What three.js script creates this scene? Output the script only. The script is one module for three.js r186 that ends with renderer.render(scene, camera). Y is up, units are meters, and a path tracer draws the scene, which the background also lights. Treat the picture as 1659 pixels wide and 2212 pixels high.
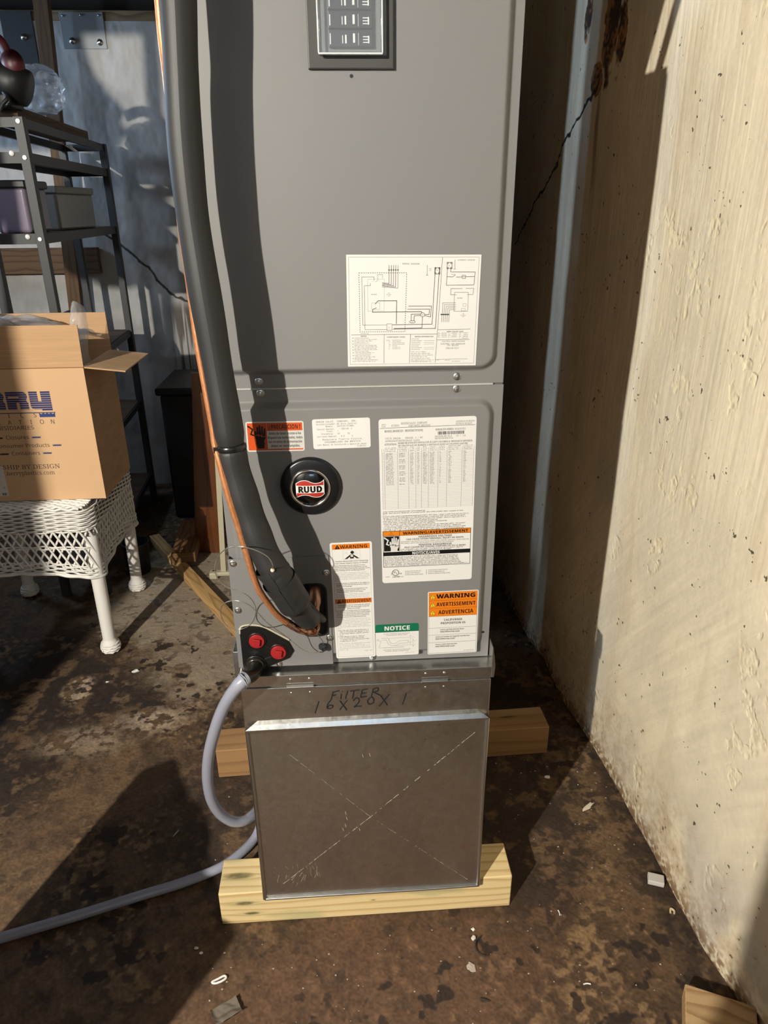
import * as THREE from 'three';
import { RoundedBoxGeometry } from 'three/addons/geometries/RoundedBoxGeometry.js';
import { mergeGeometries } from 'three/addons/utils/BufferGeometryUtils.js';
import { RectAreaLightUniformsLib } from 'three/addons/lights/RectAreaLightUniformsLib.js';

// ---------------------------------------------------------------- camera, light, exposure
const scene = new THREE.Scene();
const camera = new THREE.PerspectiveCamera(2 * Math.atan(1106 / 1533) * 180 / Math.PI, 1659 / 2212, 0.02, 60);
camera.rotation.order = 'YXZ';
camera.position.set(-0.02325, 1.37053, 1.0628);
camera.rotation.set(-0.40655, -0.0559, -0.00911);
const renderer = new THREE.WebGLRenderer();
renderer.toneMapping = THREE.LinearToneMapping;
renderer.toneMappingExposure = 1.0;
renderer.shadowMap.enabled = true;
RectAreaLightUniformsLib.init();
const SKY = new THREE.Color().setRGB(0.42, 0.66, 1.0);
scene.background = SKY.clone().multiplyScalar(6);
const LAMP = new THREE.Vector3(-1.68, 2.15, 2.37);          // bare bulb under the joists, behind and left of the camera
const bulb = new THREE.PointLight(new THREE.Color().setRGB(1.0, 0.945, 0.83), 51, 0, 2);
bulb.position.copy(LAMP); bulb.shadow.radius = 0.95; scene.add(bulb);
const unseenDayLeft = new THREE.RectAreaLight(new THREE.Color().setRGB(0.58, 0.77, 1.0), 70, 0.42, 0.34);   // unseen left window, lights the blue stripe on the right wall
unseenDayLeft.position.set(-2.6, 1.9, -1.2); unseenDayLeft.lookAt(0, 1.9, -1.2); scene.add(unseenDayLeft);
const unseenDayBack = new THREE.RectAreaLight(new THREE.Color().setRGB(0.5, 0.72, 1.0), 42, 0.28, 0.3);       // unseen corner window, tints the back wall blue
unseenDayBack.position.set(-2.32, 1.9, -2.2); unseenDayBack.lookAt(0, 1.9, -2.2); scene.add(unseenDayBack);
const unseenDayFront = new THREE.RectAreaLight(new THREE.Color().setRGB(0.6, 0.78, 1.0), 2.5, 0.7, 0.36);   // unseen window behind the camera, bluish light on the near right wall
unseenDayFront.position.set(0.1, 1.88, 3.585); unseenDayFront.lookAt(0.1, 1.88, 0); scene.add(unseenDayFront);

// ---------------------------------------------------------------- helpers
const V = (x, y, z) => new THREE.Vector3(x, y, z);
let seed = 7;
const rnd = () => { seed |= 0; seed = seed + 0x6D2B79F5 | 0; let t = Math.imul(seed ^ seed >>> 15, 1 | seed); t = t + Math.imul(t ^ t >>> 7, 61 | t) ^ t; return ((t ^ t >>> 14) >>> 0) / 4294967296; };
const rr = (a, b) => a + (b - a) * rnd();
const hash = (x, y) => { let h = Math.imul(x | 0, 374761393) + Math.imul(y | 0, 668265263); h = Math.imul(h ^ h >>> 13, 1274126177); return ((h ^ h >>> 16) >>> 0) / 4294967296; };
const sm = t => t * t * (3 - 2 * t);
function vn(x, y) { const i = Math.floor(x), j = Math.floor(y), u = sm(x - i), v = sm(y - j); const a = hash(i, j), b = hash(i + 1, j), c = hash(i, j + 1), d = hash(i + 1, j + 1); return a + (b - a) * u + (c - a) * v + (a - b - c + d) * u * v; }
function fbm(x, y, o = 4) { let s = 0, a = 0.5, n = 0; for (let k = 0; k < o; k++) { s += a * vn(x + k * 17.3, y - k * 9.1); n += a; a *= 0.5; x *= 2.03; y *= 2.03; } return s / n; }
const clamp = (x, a = 0, b = 1) => Math.min(b, Math.max(a, x));
const ss = (a, b, x) => sm(clamp((x - a) / (b - a)));
const mix = (a, b, t) => a + (b - a) * t;
const mix3 = (a, b, t) => [mix(a[0], b[0], t), mix(a[1], b[1], t), mix(a[2], b[2], t)];
function dataTex(w, h, fn, srgb = true, wrap = THREE.ClampToEdgeWrapping) {       // fn(u, v) -> [r, g, b] in 0..1 (sRGB values when srgb)
  const d = new Uint8Array(w * h * 4);
  for (let j = 0; j < h; j++) for (let i = 0; i < w; i++) { const c = fn((i + 0.5) / w, (j + 0.5) / h), k = (j * w + i) * 4; d[k] = clamp(c[0]) * 255; d[k + 1] = clamp(c[1]) * 255; d[k + 2] = clamp(c[2]) * 255; d[k + 3] = 255; }
  const t = new THREE.DataTexture(d, w, h); t.magFilter = THREE.LinearFilter; t.minFilter = THREE.LinearFilter; t.wrapS = t.wrapT = wrap;
  if (srgb) t.colorSpace = THREE.SRGBColorSpace; t.needsUpdate = true; return t;
}
function dataTex2(w, h, fn, wrap) {                                // fn -> [r, g, b, height]: a colour map and a height map in one pass
  const d = new Uint8Array(w * h * 4), e = new Uint8Array(w * h * 4);
  for (let j = 0; j < h; j++) for (let i = 0; i < w; i++) { const c = fn((i + 0.5) / w, (j + 0.5) / h), k = (j * w + i) * 4; for (let q = 0; q < 3; q++) { d[k + q] = clamp(c[q]) * 255; e[k + q] = clamp(c[3]) * 255; } d[k + 3] = e[k + 3] = 255; }
  return [d, e].map((a, n) => { const t = new THREE.DataTexture(a, w, h); t.magFilter = t.minFilter = THREE.LinearFilter; t.wrapS = t.wrapT = wrap; if (!n) t.colorSpace = THREE.SRGBColorSpace; t.needsUpdate = true; return t; });
}
function canvasTex(w, h, draw) { const c = document.createElement('canvas'); c.width = w; c.height = h; const g = c.getContext('2d'); draw(g, w, h); const t = new THREE.CanvasTexture(c); t.colorSpace = THREE.SRGBColorSpace; return t; }
const M = (color, rough = 0.6, o = {}) => { const m = new THREE.MeshPhysicalMaterial({ roughness: rough, ...o }); if (Array.isArray(color)) m.color.setRGB(...color); else m.color.set(color); return m; };
const names = {};
const numbered = n => { const k = names[n] = (names[n] ?? -1) + 1; return k ? n + '_' + String(k).padStart(3, '0') : n; };
function tag(o, label, category, group, kind) { o.userData.label = label; if (category) o.userData.category = category; if (group) o.userData.group = group; if (kind) o.userData.kind = kind; return o; }
function thing(name, label, category, group) { const o = new THREE.Group(); o.name = numbered(name); scene.add(o); return tag(o, label, category, group); }
function part(name, geo, m, parent, label) { const o = new THREE.Mesh(geo, m); o.name = name; parent.add(o); if (label) o.userData.label = label; return o; }
function single(name, geo, m, label, category, group) { const o = new THREE.Mesh(geo, m); o.name = numbered(name); scene.add(o); return tag(o, label, category, group); }
function struct(name, geo, m, label) { const o = new THREE.Mesh(geo, m); o.name = name; scene.add(o); o.userData.kind = 'structure'; if (label) o.userData.label = label; return o; }
const bx = (x0, x1, y0, y1, z0, z1) => { const g = new THREE.BoxGeometry(x1 - x0, y1 - y0, z1 - z0); g.translate((x0 + x1) / 2, (y0 + y1) / 2, (z0 + z1) / 2); return g; };
const rb = (x0, x1, y0, y1, z0, z1, r = 0.003, s = 2) => { const g = new RoundedBoxGeometry(x1 - x0, y1 - y0, z1 - z0, s, r); g.translate((x0 + x1) / 2, (y0 + y1) / 2, (z0 + z1) / 2); return g; };
const cyl = (r0, r1, h, seg = 24) => new THREE.CylinderGeometry(r0, r1, h, seg);
const merge = gs => mergeGeometries(gs.map(g => { const q = g.index ? g.toNonIndexed() : g; for (const k of Object.keys(q.attributes)) if (!['position', 'normal', 'uv'].includes(k)) q.deleteAttribute(k); return q; }));
const curve = (pts, t = 0.5) => new THREE.CatmullRomCurve3(pts.map(p => V(...p)), false, 'centripetal', t);
const tube = (pts, r, seg = 60, rad = 10, closed = false) => new THREE.TubeGeometry(Array.isArray(pts) ? curve(pts) : pts, seg, r, rad, closed);
function taperTube(pts, radius, seg, rad) {                       // tube whose radius is a function of its length 0..1, with closed ends
  const c = curve(pts), g = new THREE.TubeGeometry(c, seg, 1, rad, false), p = g.attributes.position, n = g.attributes.normal;
  for (let i = 0; i <= seg; i++) { const q = c.getPointAt(i / seg); for (let j = 0; j <= rad; j++) { const k = i * (rad + 1) + j, a = j / rad * Math.PI * 2, r = radius(i / seg, a); p.setXYZ(k, q.x + n.getX(k) * r, q.y + n.getY(k) * r, q.z + n.getZ(k) * r); } }
  g.computeVertexNormals(); return g;
}
const lathe = (pts, seg = 32) => new THREE.LatheGeometry(pts.map(p => new THREE.Vector2(...p)), seg);
function bar(a, b, w, h, up = V(0, 1, 0)) {                        // square bar from a to b
  const A = V(...a), B = V(...b), L = A.distanceTo(B), g = new THREE.BoxGeometry(w, h, L), m = new THREE.Matrix4().lookAt(A, B, Math.abs(B.clone().sub(A).normalize().dot(up)) > 0.98 ? V(0, 0, 1) : up);
  g.applyMatrix4(m); g.translate((A.x + B.x) / 2, (A.y + B.y) / 2, (A.z + B.z) / 2); return g;
}
function rrShape(w, h, r) { const s = new THREE.Shape(), x = -w / 2, y = -h / 2; s.moveTo(x + r, y); s.lineTo(x + w - r, y); s.quadraticCurveTo(x + w, y, x + w, y + r); s.lineTo(x + w, y + h - r); s.quadraticCurveTo(x + w, y + h, x + w - r, y + h); s.lineTo(x + r, y + h); s.quadraticCurveTo(x, y + h, x, y + h - r); s.lineTo(x, y + r); s.quadraticCurveTo(x, y, x + r, y); return s; }
function poly(pts, depth, bevel = 0) { const s = new THREE.Shape(pts.map(p => new THREE.Vector2(...p))); return new THREE.ExtrudeGeometry(s, { depth, bevelEnabled: bevel > 0, bevelSize: bevel, bevelThickness: bevel, bevelSegments: 2 }); }
function quadGrid(w, h, nx, ny, f) { const g = new THREE.PlaneGeometry(w, h, nx, ny); const p = g.attributes.position; for (let i = 0; i < p.count; i++) { const q = f(p.getX(i), p.getY(i)); p.setXYZ(i, q[0], q[1], q[2]); } g.computeVertexNormals(); return g; }
function woodTex(w, h, light, dark, rings, knots = [], green = null) {
  return dataTex(w, h, (u, v) => {
    let x = u * w / h, y = v, pull = 0, kn = 0, gr = 0;
    for (const [kx, ky, kr] of knots) { const dx = (x - kx * w / h), dy = (y - ky) * 1.7, d = Math.hypot(dx * 0.75, dy) / kr; pull += Math.exp(-d * d * 0.8) * kr * 1.6 * Math.sign(y - ky + 1e-4); kn = Math.max(kn, ss(1.0, 0.35, d)); gr = Math.max(gr, ss(2.4, 0.4, d)); }
    const yy = y - pull * 0.45 + 0.05 * fbm(x * 1.2, y * 2, 3), g = yy * rings + 1.5 * fbm(x * 0.8, yy * 3, 2), f = g - Math.floor(g);
    const line = Math.pow(ss(0.35, 0.95, f), 2) * (1 - ss(0.96, 1.0, f)), fine = fbm(x * 9, y * 160, 2);
    let c = mix3(light, dark, clamp(line * 0.8 + (fine - 0.5) * 0.25));
    if (green) c = mix3(c, green, 0.45 * gr * fbm(x * 6, y * 6, 2) + 0.35 * ss(0.6, 0.75, fbm(x * 2 + 5, y * 3, 3)));
    c = mix3(c, [dark[0] * 0.45, dark[1] * 0.48, dark[2] * 0.45], kn * (0.45 + 0.5 * fbm(x * 40, y * 40, 2)));
    return c;
  }, true, THREE.MirroredRepeatWrapping);
}
// uv from the two largest extents of a block: u runs along x, v along y on the front and on over the top
function blockUV(g, sx, sy, ox = 0, oy = 0, axis = 'x') { const p = g.attributes.position, n = g.attributes.normal, uv = g.attributes.uv; for (let i = 0; i < p.count; i++) { const P = [p.getX(i), p.getY(i), p.getZ(i)], N = [n.getX(i), n.getY(i), n.getZ(i)]; const a = 'xyz'.indexOf(axis), b = (a + 1) % 3, c = (a + 2) % 3; let u = P[a], v; if (Math.abs(N[a]) > 0.7) { u = P[b] * 0.3; v = P[c] * 2.5; } else v = Math.abs(N[b]) > Math.abs(N[c]) ? P[c] * -1 : P[b]; uv.setXY(i, u * sx + ox, v * sy + oy); } return g; }
const galvRough = dataTex(512, 512, (u, v) => { const a = fbm(u * 60, v * 60, 2), b = vn(u * 24, v * 24); const k = 0.36 + 0.1 * (a - 0.5) + 0.06 * (b - 0.5); return [k, k, k]; }, false, THREE.RepeatWrapping);
const galvCol = dataTex(512, 512, (u, v) => { const a = fbm(u * 34, v * 34, 3), b = vn(u * 90, v * 90), k = 0.8 + 0.05 * (a - 0.5) + 0.03 * (b - 0.5); return [k, k * 0.995, k * 0.975]; }, true, THREE.RepeatWrapping);
const galv = new THREE.MeshPhysicalMaterial({ map: galvCol, roughnessMap: galvRough, roughness: 0.9, metalness: 1 });
const zinc = M([0.62, 0.62, 0.6], 0.28, { metalness: 1 });
const steelDull = M([0.33, 0.34, 0.35], 0.45, { metalness: 0.8 });
const black = M([0.012, 0.012, 0.013], 0.42);
// ---------------------------------------------------------------- the setting
const FX0 = -2.3, FX1 = 1.1, FZ0 = -2.8, FZ1 = 0.6;             // part of the floor that the texture covers
const [floorMap, floorBump] = dataTex2(2048, 2048, (u, v) => {
  const x = mix(FX0, FX1, u), z = mix(FZ0, FZ1, v);
  const n1 = fbm(x * 5, z * 5, 4), n2 = fbm(x * 19 + 7, z * 19, 4), n3 = fbm(x * 70, z * 70, 3), n4 = vn(x * 230, z * 230), n5 = fbm(x * 34 - 3, z * 34 + 9, 3);
  const bl = (cx, cz, rx, rz, k = 0.5) => { const d = Math.hypot((x - cx) / rx, (z - cz) / rz); return d > 2 ? 0 : 1 - ss(1 - k, 1 + k, d + 0.7 * (n2 - 0.5) + 0.9 * (n1 - 0.5)); };
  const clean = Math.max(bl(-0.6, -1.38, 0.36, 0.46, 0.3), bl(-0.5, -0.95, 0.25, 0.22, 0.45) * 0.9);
  const dirt = Math.max(bl(-0.98, -0.8, 0.32, 0.3, 0.3), bl(-1.1, -0.45, 0.3, 0.22, 0.4), bl(-0.7, -0.7, 0.16, 0.12, 0.5) * 0.9, bl(0.3, -0.45, 0.3, 0.5, 0.4) * 0.8, bl(-0.28, -0.3, 0.22, 0.3, 0.5) * 0.7, bl(0.64, -0.1, 0.05, 0.45, 0.5) * 0.75);  // dirt by the stool, plus dark patches around the unit and wall foot
  const pale = Math.max(bl(-0.87, -0.8, 0.05, 0.08, 0.35), bl(-0.6, -0.64, 0.11, 0.06, 0.6), bl(-0.8, -0.56, 0.13, 0.06, 0.6) * 0.7, bl(-0.5, -0.75, 0.1, 0.1, 0.6) * 0.5);
  let c = mix3([0.40, 0.31, 0.22], [0.30, 0.225, 0.155], ss(0.38, 0.62, n2 * 0.6 + n1 * 0.4));            // rusty film over grey concrete
  c = mix3(c, [0.53, 0.43, 0.31], 0.7 * ss(0.54, 0.66, n2 * 0.5 + n3 * 0.5) * ss(0.35, 0.6, n1));           // tan flakes
  c = mix3(c, [0.36, 0.25, 0.18], 0.6 * bl(0.1, 0.18, 0.4, 0.16, 0.6));
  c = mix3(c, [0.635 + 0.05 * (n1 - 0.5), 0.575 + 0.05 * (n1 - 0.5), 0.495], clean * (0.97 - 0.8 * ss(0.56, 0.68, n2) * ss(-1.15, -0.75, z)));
  c = mix3(c, [0.15, 0.105, 0.075], 0.95 * dirt * ss(0.36, 0.5, n2 * 0.6 + n3 * 0.4));
  c = mix3(c, [0.66, 0.58, 0.49], 0.95 * pale * ss(0.4, 0.5, n3 * 0.5 + n2 * 0.5));
  c = mix3(c, [0.52, 0.42, 0.29], 0.6 * ss(0.07, 0.02, Math.abs(x - 0.5 + 0.25 * (z + 0.1) + 0.15 * (n1 - 0.5))) * ss(0.44, 0.6, n3) * ss(-0.5, -0.2, z));
  c = mix3(c, [0.15, 0.105, 0.075], 0.85 * ss(0.645, 0.7, n5) * (0.35 + 0.65 * ss(0.45, 0.6, n1)));
  const q = 1 - 0.65 * clean, k = 0.97 + q * (0.26 * (n4 - 0.5) + 0.3 * (n3 - 0.5));
  return [c[0] * k, c[1] * k, c[2] * k, 0.45 * n2 + 0.4 * n3 + 0.15 * n4 - 0.15 * dirt * n5];
}, THREE.MirroredRepeatWrapping);
{
  const g = bx(-2.65, 1.3, -0.2, 0, -2.85, 3.8), p = g.attributes.position, uv = g.attributes.uv;
  for (let i = 0; i < p.count; i++) uv.setXY(i, (p.getX(i) - FX0) / (FX1 - FX0), (p.getZ(i) - FZ0) / (FZ1 - FZ0));
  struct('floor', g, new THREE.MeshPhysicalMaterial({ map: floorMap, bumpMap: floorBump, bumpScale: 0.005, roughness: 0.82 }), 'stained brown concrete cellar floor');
}
// right wall: cream paint over parged masonry, plane x = 0.66 + 0.068 z
const WZ0 = -1.7, WZ1 = 0.6, WH = 2.3;
const crack = [[-0.855, 1.635], [-0.885, 1.615], [-0.93, 1.60], [-0.985, 1.565], [-1.03, 1.54], [-1.07, 1.515], [-1.10, 1.475], [-1.17, 1.43], [-1.22, 1.40], [-1.27, 1.375], [-1.33, 1.33], [-1.38, 1.29], [-1.43, 1.25]];
const segd = (x, y, pts) => { let b = 9; for (let i = 1; i < pts.length; i++) { const [x0, y0] = pts[i - 1], [x1, y1] = pts[i], t = clamp(((x - x0) * (x1 - x0) + (y - y0) * (y1 - y0)) / ((x1 - x0) ** 2 + (y1 - y0) ** 2)); b = Math.min(b, Math.hypot(x - x0 - t * (x1 - x0), y - y0 - t * (y1 - y0))); } return b; };
const wblob = (z, y, cz, cy, rz, ry, k = 0.4) => 1 - ss(1 - k, 1 + k, Math.hypot((z - cz) / rz, (y - cy) / ry) + 1.1 * (fbm(z * 22 + cz * 9, y * 22 + cy * 5, 4) - 0.5));
const [wallMap, wallBump] = dataTex2(2048, 2048, (u, v) => {
  const z = mix(WZ0, WZ1, u), y = v * WH;
  const brush = fbm(z * 110, y * 6, 3), mid = fbm(z * 9, y * 4, 4), fine = fbm(z * 120, y * 120, 2), low0 = fbm(z * 5, y * 3, 3);
  const slant = y < 0.95 ? fbm((z * 0.75 - y * 0.65) * 80, (z * 0.65 + y * 0.75) * 6, 3) : brush, strk = mix(slant, brush, ss(0.6, 0.95, y));
  const fl = ss(0.6, 0.67, fbm(z * 11 + 4, y * 7 + 2, 3)) * ss(0.46, 0.6, fbm(z * 48, y * 40, 3)), lump = fbm(z * 38, y * 32, 3);
  let rust = 0, cr = 0; if (y > 1.15 && z < -0.6) {
    rust = Math.max(wblob(z, y, -0.815, 1.74, 0.04, 0.12), wblob(z, y, -0.865, 1.645, 0.045, 0.035), wblob(z, y, -0.745, 1.72, 0.026, 0.09) * 0.8, wblob(z, y, -0.96, 1.8, 0.025, 0.05) * 0.8, wblob(z, y, -0.83, 1.9, 0.12, 0.07));
    cr = ss(0.0055, 0.0018, segd(z + 0.02 * (fbm(z * 60, y * 60, 2) - 0.5), y + 0.02 * (fbm(z * 45 + 9, y * 45, 2) - 0.5), crack));
  }
  const low = ss(0.34, 0.02, y + 0.2 * (low0 - 0.5)), foot = ss(0.06, 0.0, y + 0.03 * (lump - 0.5));
  let c = mix3([0.915, 0.865, 0.765], [0.875, 0.83, 0.74], ss(0.35, 0.65, mid));
  c = mix3(c, [0.925, 0.87, 0.74], 0.5 * fl);
  const k = 0.975 + 0.07 * (strk - 0.5) + 0.04 * (fine - 0.5); c = c.map(q => q * k);
  c = mix3(c, [0.8, 0.73, 0.62], 0.3 * ss(0.58, 0.72, fbm(z * 26, y * 6 + 3, 4)));
  c = mix3(c, [0.6, 0.5, 0.38], 0.6 * low * ss(0.3, 0.75, lump * 0.4 + fine * 0.35 + slant * 0.25)); c = mix3(c, [0.6, 0.6, 0.62], 0.55 * low * ss(0.35, 0.65, mid) * ss(-0.4, 0.2, z));  // brown stain at the foot; bluish grey painted toward the near corner
  c = mix3(c, [0.42, 0.31, 0.21], 0.75 * foot * ss(0.25, 0.6, fine));
  if (fine > 0.77 && lump > 0.68) c = mix3(c, [0.2, 0.17, 0.13], 0.75 * ss(0.76, 0.8, fine));
  c = mix3(c, mix3([0.66, 0.46, 0.25], [0.2, 0.11, 0.06], ss(0.38, 0.58, lump * 0.6 + fine * 0.4)), 0.97 * ss(0.35, 0.6, rust * (0.55 + 0.9 * fbm(z * 55 + 2, y * 50, 3)) - 0.06));
  c = mix3(c, [0.4, 0.32, 0.23], 0.6 * ss(0.035, 0.0, Math.abs(z + 0.845 - 0.02 * (1.6 - y))) * ss(1.2, 1.6, y) * ss(1.68, 1.6, y) * ss(0.42, 0.6, brush));
  c = mix3(c, [0.03, 0.024, 0.02], 0.97 * cr);
  return [...c, 0.5 + 0.16 * (strk - 0.5) + 0.18 * (mid - 0.5) + 0.05 * (fine - 0.5) + 0.5 * fl * (fbm(z * 90, y * 80, 2) - 0.25) - 0.4 * cr - 0.3 * rust * fine + 0.12 * (lump - 0.5)];
}, THREE.MirroredRepeatWrapping);
{
  const wx = z => 0.66 + 0.068 * z, g0 = new THREE.PlaneGeometry(1, 1, 110, 110), p = g0.attributes.position, uv = g0.attributes.uv;
  const Z0 = -2.75, Z1 = 3.75;
  for (let i = 0; i < p.count; i++) { const s = p.getX(i) + 0.5, t = p.getY(i) + 0.5, z = mix(Z1, Z0, s), y = t * WH; p.setXYZ(i, wx(z) + 0.016 * (fbm(z * 2.2, y * 2.2, 3) - 0.5) + 0.02 * ss(0.12, 0, y) * (fbm(z * 6, 3, 2) - 0.6), y, z); uv.setXY(i, (z - WZ0) / (WZ1 - WZ0), y / WH); }
  g0.computeVertexNormals();
  const wm = new THREE.MeshPhysicalMaterial({ map: wallMap, bumpMap: wallBump, bumpScale: 0.008, roughness: 0.6 });
  const wr = struct('wall_right', g0, wm, 'cream painted cellar wall with flaking paint and a diagonal crack');
  const core = bx(0.7, 1.0, -0.1, WH + 0.2, -3.25, 3.25); core.applyMatrix4(new THREE.Matrix4().makeShear(0, 0, 0, 0, 0.068, 0)); core.translate(0.04, 0, 0.25);
  part('masonry', core, M([0.3, 0.28, 0.25], 0.9), wr);
}
const oldWood0 = M([0.02, 0.016, 0.012], 0.9);
// back wall: grey-white paint, cracked and stained
const bcrack = [[-1.2, 1.3], [-1.08, 1.235], [-1.03, 1.19], [-0.984, 1.138], [-0.93, 1.1], [-0.91, 1.05], [-0.86, 0.995], [-0.79, 0.955], [-0.7, 0.93]];
const backMap = dataTex(1024, 1024, (u, v) => {
  const x = mix(-2.3, 0.2, u), y = v * 2.3, n = fbm(x * 6, y * 6, 4), b = fbm(x * 40, y * 14, 3);
  let c = mix3([0.70, 0.69, 0.68], [0.62, 0.61, 0.605], ss(0.35, 0.65, n)); const k = 0.96 + 0.1 * (b - 0.5); c = c.map(q => q * k);
  c = mix3(c, [0.13, 0.1, 0.07], 0.9 * ss(0.008, 0.002, segd(x, y + 0.02 * (fbm(x * 40, y * 40, 2) - 0.5), bcrack)));
  c = mix3(c, [0.2, 0.16, 0.11], 0.65 * ss(0.1, 0.02, Math.abs(x + 0.8)) * ss(0.96, 0.9, y) * ss(0.4, 0.58, fbm(x * 70, y * 3, 3)));
  return c;
}, true, THREE.MirroredRepeatWrapping);
const backBump = dataTex(512, 512, (u, v) => { const k = 0.6 * fbm(u * 22, v * 22, 4) + 0.4 * fbm(u * 90, v * 50, 2); return [k, k, k]; }, false, THREE.MirroredRepeatWrapping);
const backM = new THREE.MeshPhysicalMaterial({ map: backMap, bumpMap: backBump, bumpScale: 0.01, roughness: 0.7 });
{
  const g = bx(-2.65, 0.55, -0.1, 2.105, -2.8, -2.6), p = g.attributes.position, uv = g.attributes.uv;
  for (let i = 0; i < p.count; i++) uv.setXY(i, (p.getX(i) + 2.3) / 2.5, p.getY(i) / 2.3);
  const wb = struct('wall_back', g, backM, 'grey painted cellar wall with a diagonal crack behind the shelf');
  part('rim_joist', bx(-2.65, 0.55, 2.145, 2.6, -2.8, -2.7), oldWood0, wb);
}
const sideM = M([0.1, 0.1, 0.098], 0.8);  // dark grey for the unseen left and front walls, keeps bounce low
{ // left wall, 0.35 m thick, out of view, two deep openings that narrow the daylight
  const x0 = -2.65, x1 = -2.3, Z = [-2.8, -2.37, -2.03, -1.45, -0.95, 3.8], ws = [[-2.37, -2.03], [-1.45, -0.95]];
  struct('wall_left', merge([bx(x0, x1, -0.1, 1.7, -2.8, 3.8), bx(x0, x1, 2.1, 2.6, -2.8, 3.8), bx(x0, x1, 1.7, 2.1, Z[0], Z[1]), bx(x0, x1, 1.7, 2.1, Z[2], Z[3]), bx(x0, x1, 1.7, 2.1, Z[4], Z[5])]), sideM, 'unseen grey cellar wall with two small windows');
  ws.forEach(([a, b], i) => {
    const w = struct('window_' + (i + 1), merge([bx(-2.645, -2.615, 1.7, 1.73, a, b), bx(-2.645, -2.615, 2.07, 2.1, a, b), bx(-2.645, -2.615, 1.73, 2.07, a, a + 0.03), bx(-2.645, -2.615, 1.73, 2.07, b - 0.03, b)]), M([0.5, 0.5, 0.48], 0.5), ['unseen small cellar window that tints the back wall blue', 'unseen cellar window that lights the stripe on the right wall'][i]);
    part('pane', bx(-2.632, -2.628, 1.73, 2.07, a + 0.03, b - 0.03), M([1, 1, 1], 0.02, { transmission: 1, thickness: 0, ior: 1.45 }), w);
  });
}
{ // front wall, behind the camera, with an unseen window for bluish light
  const z0 = 3.6, z1 = 3.8;
  struct('wall_front', merge([bx(-2.65, 1.3, -0.1, 1.65, z0, z1), bx(-2.65, 1.3, 2.1, 2.6, z0, z1), bx(-2.65, -0.28, 1.65, 2.1, z0, z1), bx(0.48, 1.3, 1.65, 2.1, z0, z1)]), sideM, 'grey painted cellar wall behind the camera');
  const w = struct('window_3', merge([bx(-0.28, 0.48, 1.65, 1.68, z0 + 0.04, z0 + 0.1), bx(-0.28, 0.48, 2.07, 2.1, z0 + 0.04, z0 + 0.1), bx(-0.28, -0.25, 1.68, 2.07, z0 + 0.04, z0 + 0.1), bx(0.45, 0.48, 1.68, 2.07, z0 + 0.04, z0 + 0.1)]), M([0.5, 0.5, 0.48], 0.5), 'unseen wide cellar window frame behind the camera');
  part('pane', bx(-0.25, 0.45, 1.68, 2.07, z0 + 0.068, z0 + 0.072), M([1, 1, 1], 0.02, { transmission: 1, thickness: 0, ior: 1.45 }), w);
}
const oldWood = new THREE.MeshPhysicalMaterial({ map: woodTex(512, 256, [0.36, 0.27, 0.18], [0.25, 0.17, 0.1], 6), roughness: 0.8 });
const joistWood = new THREE.MeshPhysicalMaterial({ map: woodTex(512, 256, [0.25, 0.18, 0.12], [0.17, 0.115, 0.07], 6), roughness: 0.85 });
{
  const ce = struct('ceiling', bx(-2.65, 1.3, 2.42, 2.6, -2.7, 3.8), joistWood, 'rough plank subfloor between joists');
  for (const x of [-1.9, -1.46, -1.02, -0.58, -0.14, 0.3]) part('joist', blockUV(bx(x - 0.02, x + 0.02, 2.2, 2.42, -2.7, 3.6), 2, 4, 0, 0, 'z'), joistWood, ce);
  struct('trim_1', blockUV(rb(-2.3, 0.5, 2.105, 2.145, -2.8, -2.605, 0.003), 1.6, 4), new THREE.MeshPhysicalMaterial({ map: woodTex(512, 128, [0.5, 0.43, 0.32], [0.36, 0.28, 0.18], 7), roughness: 0.8 }), 'wooden sill plate along the top of the back wall');
}
// ---------------------------------------------------------------- air handler
const paint = M([0.178, 0.174, 0.17], 0.42);
const paintDark = M([0.165, 0.161, 0.157], 0.45);
const UNIT = thing('air_handler', 'tall grey sheet-metal air handler with embossed panels and stickers', 'air handler');
const CB = 0.622, CT = 1.71, SEAM = 1.1205;
part('cabinet', rb(-0.2215, 0.2215, CB, CT, -0.55, -0.004, 0.003), paintDark, UNIT);
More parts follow.
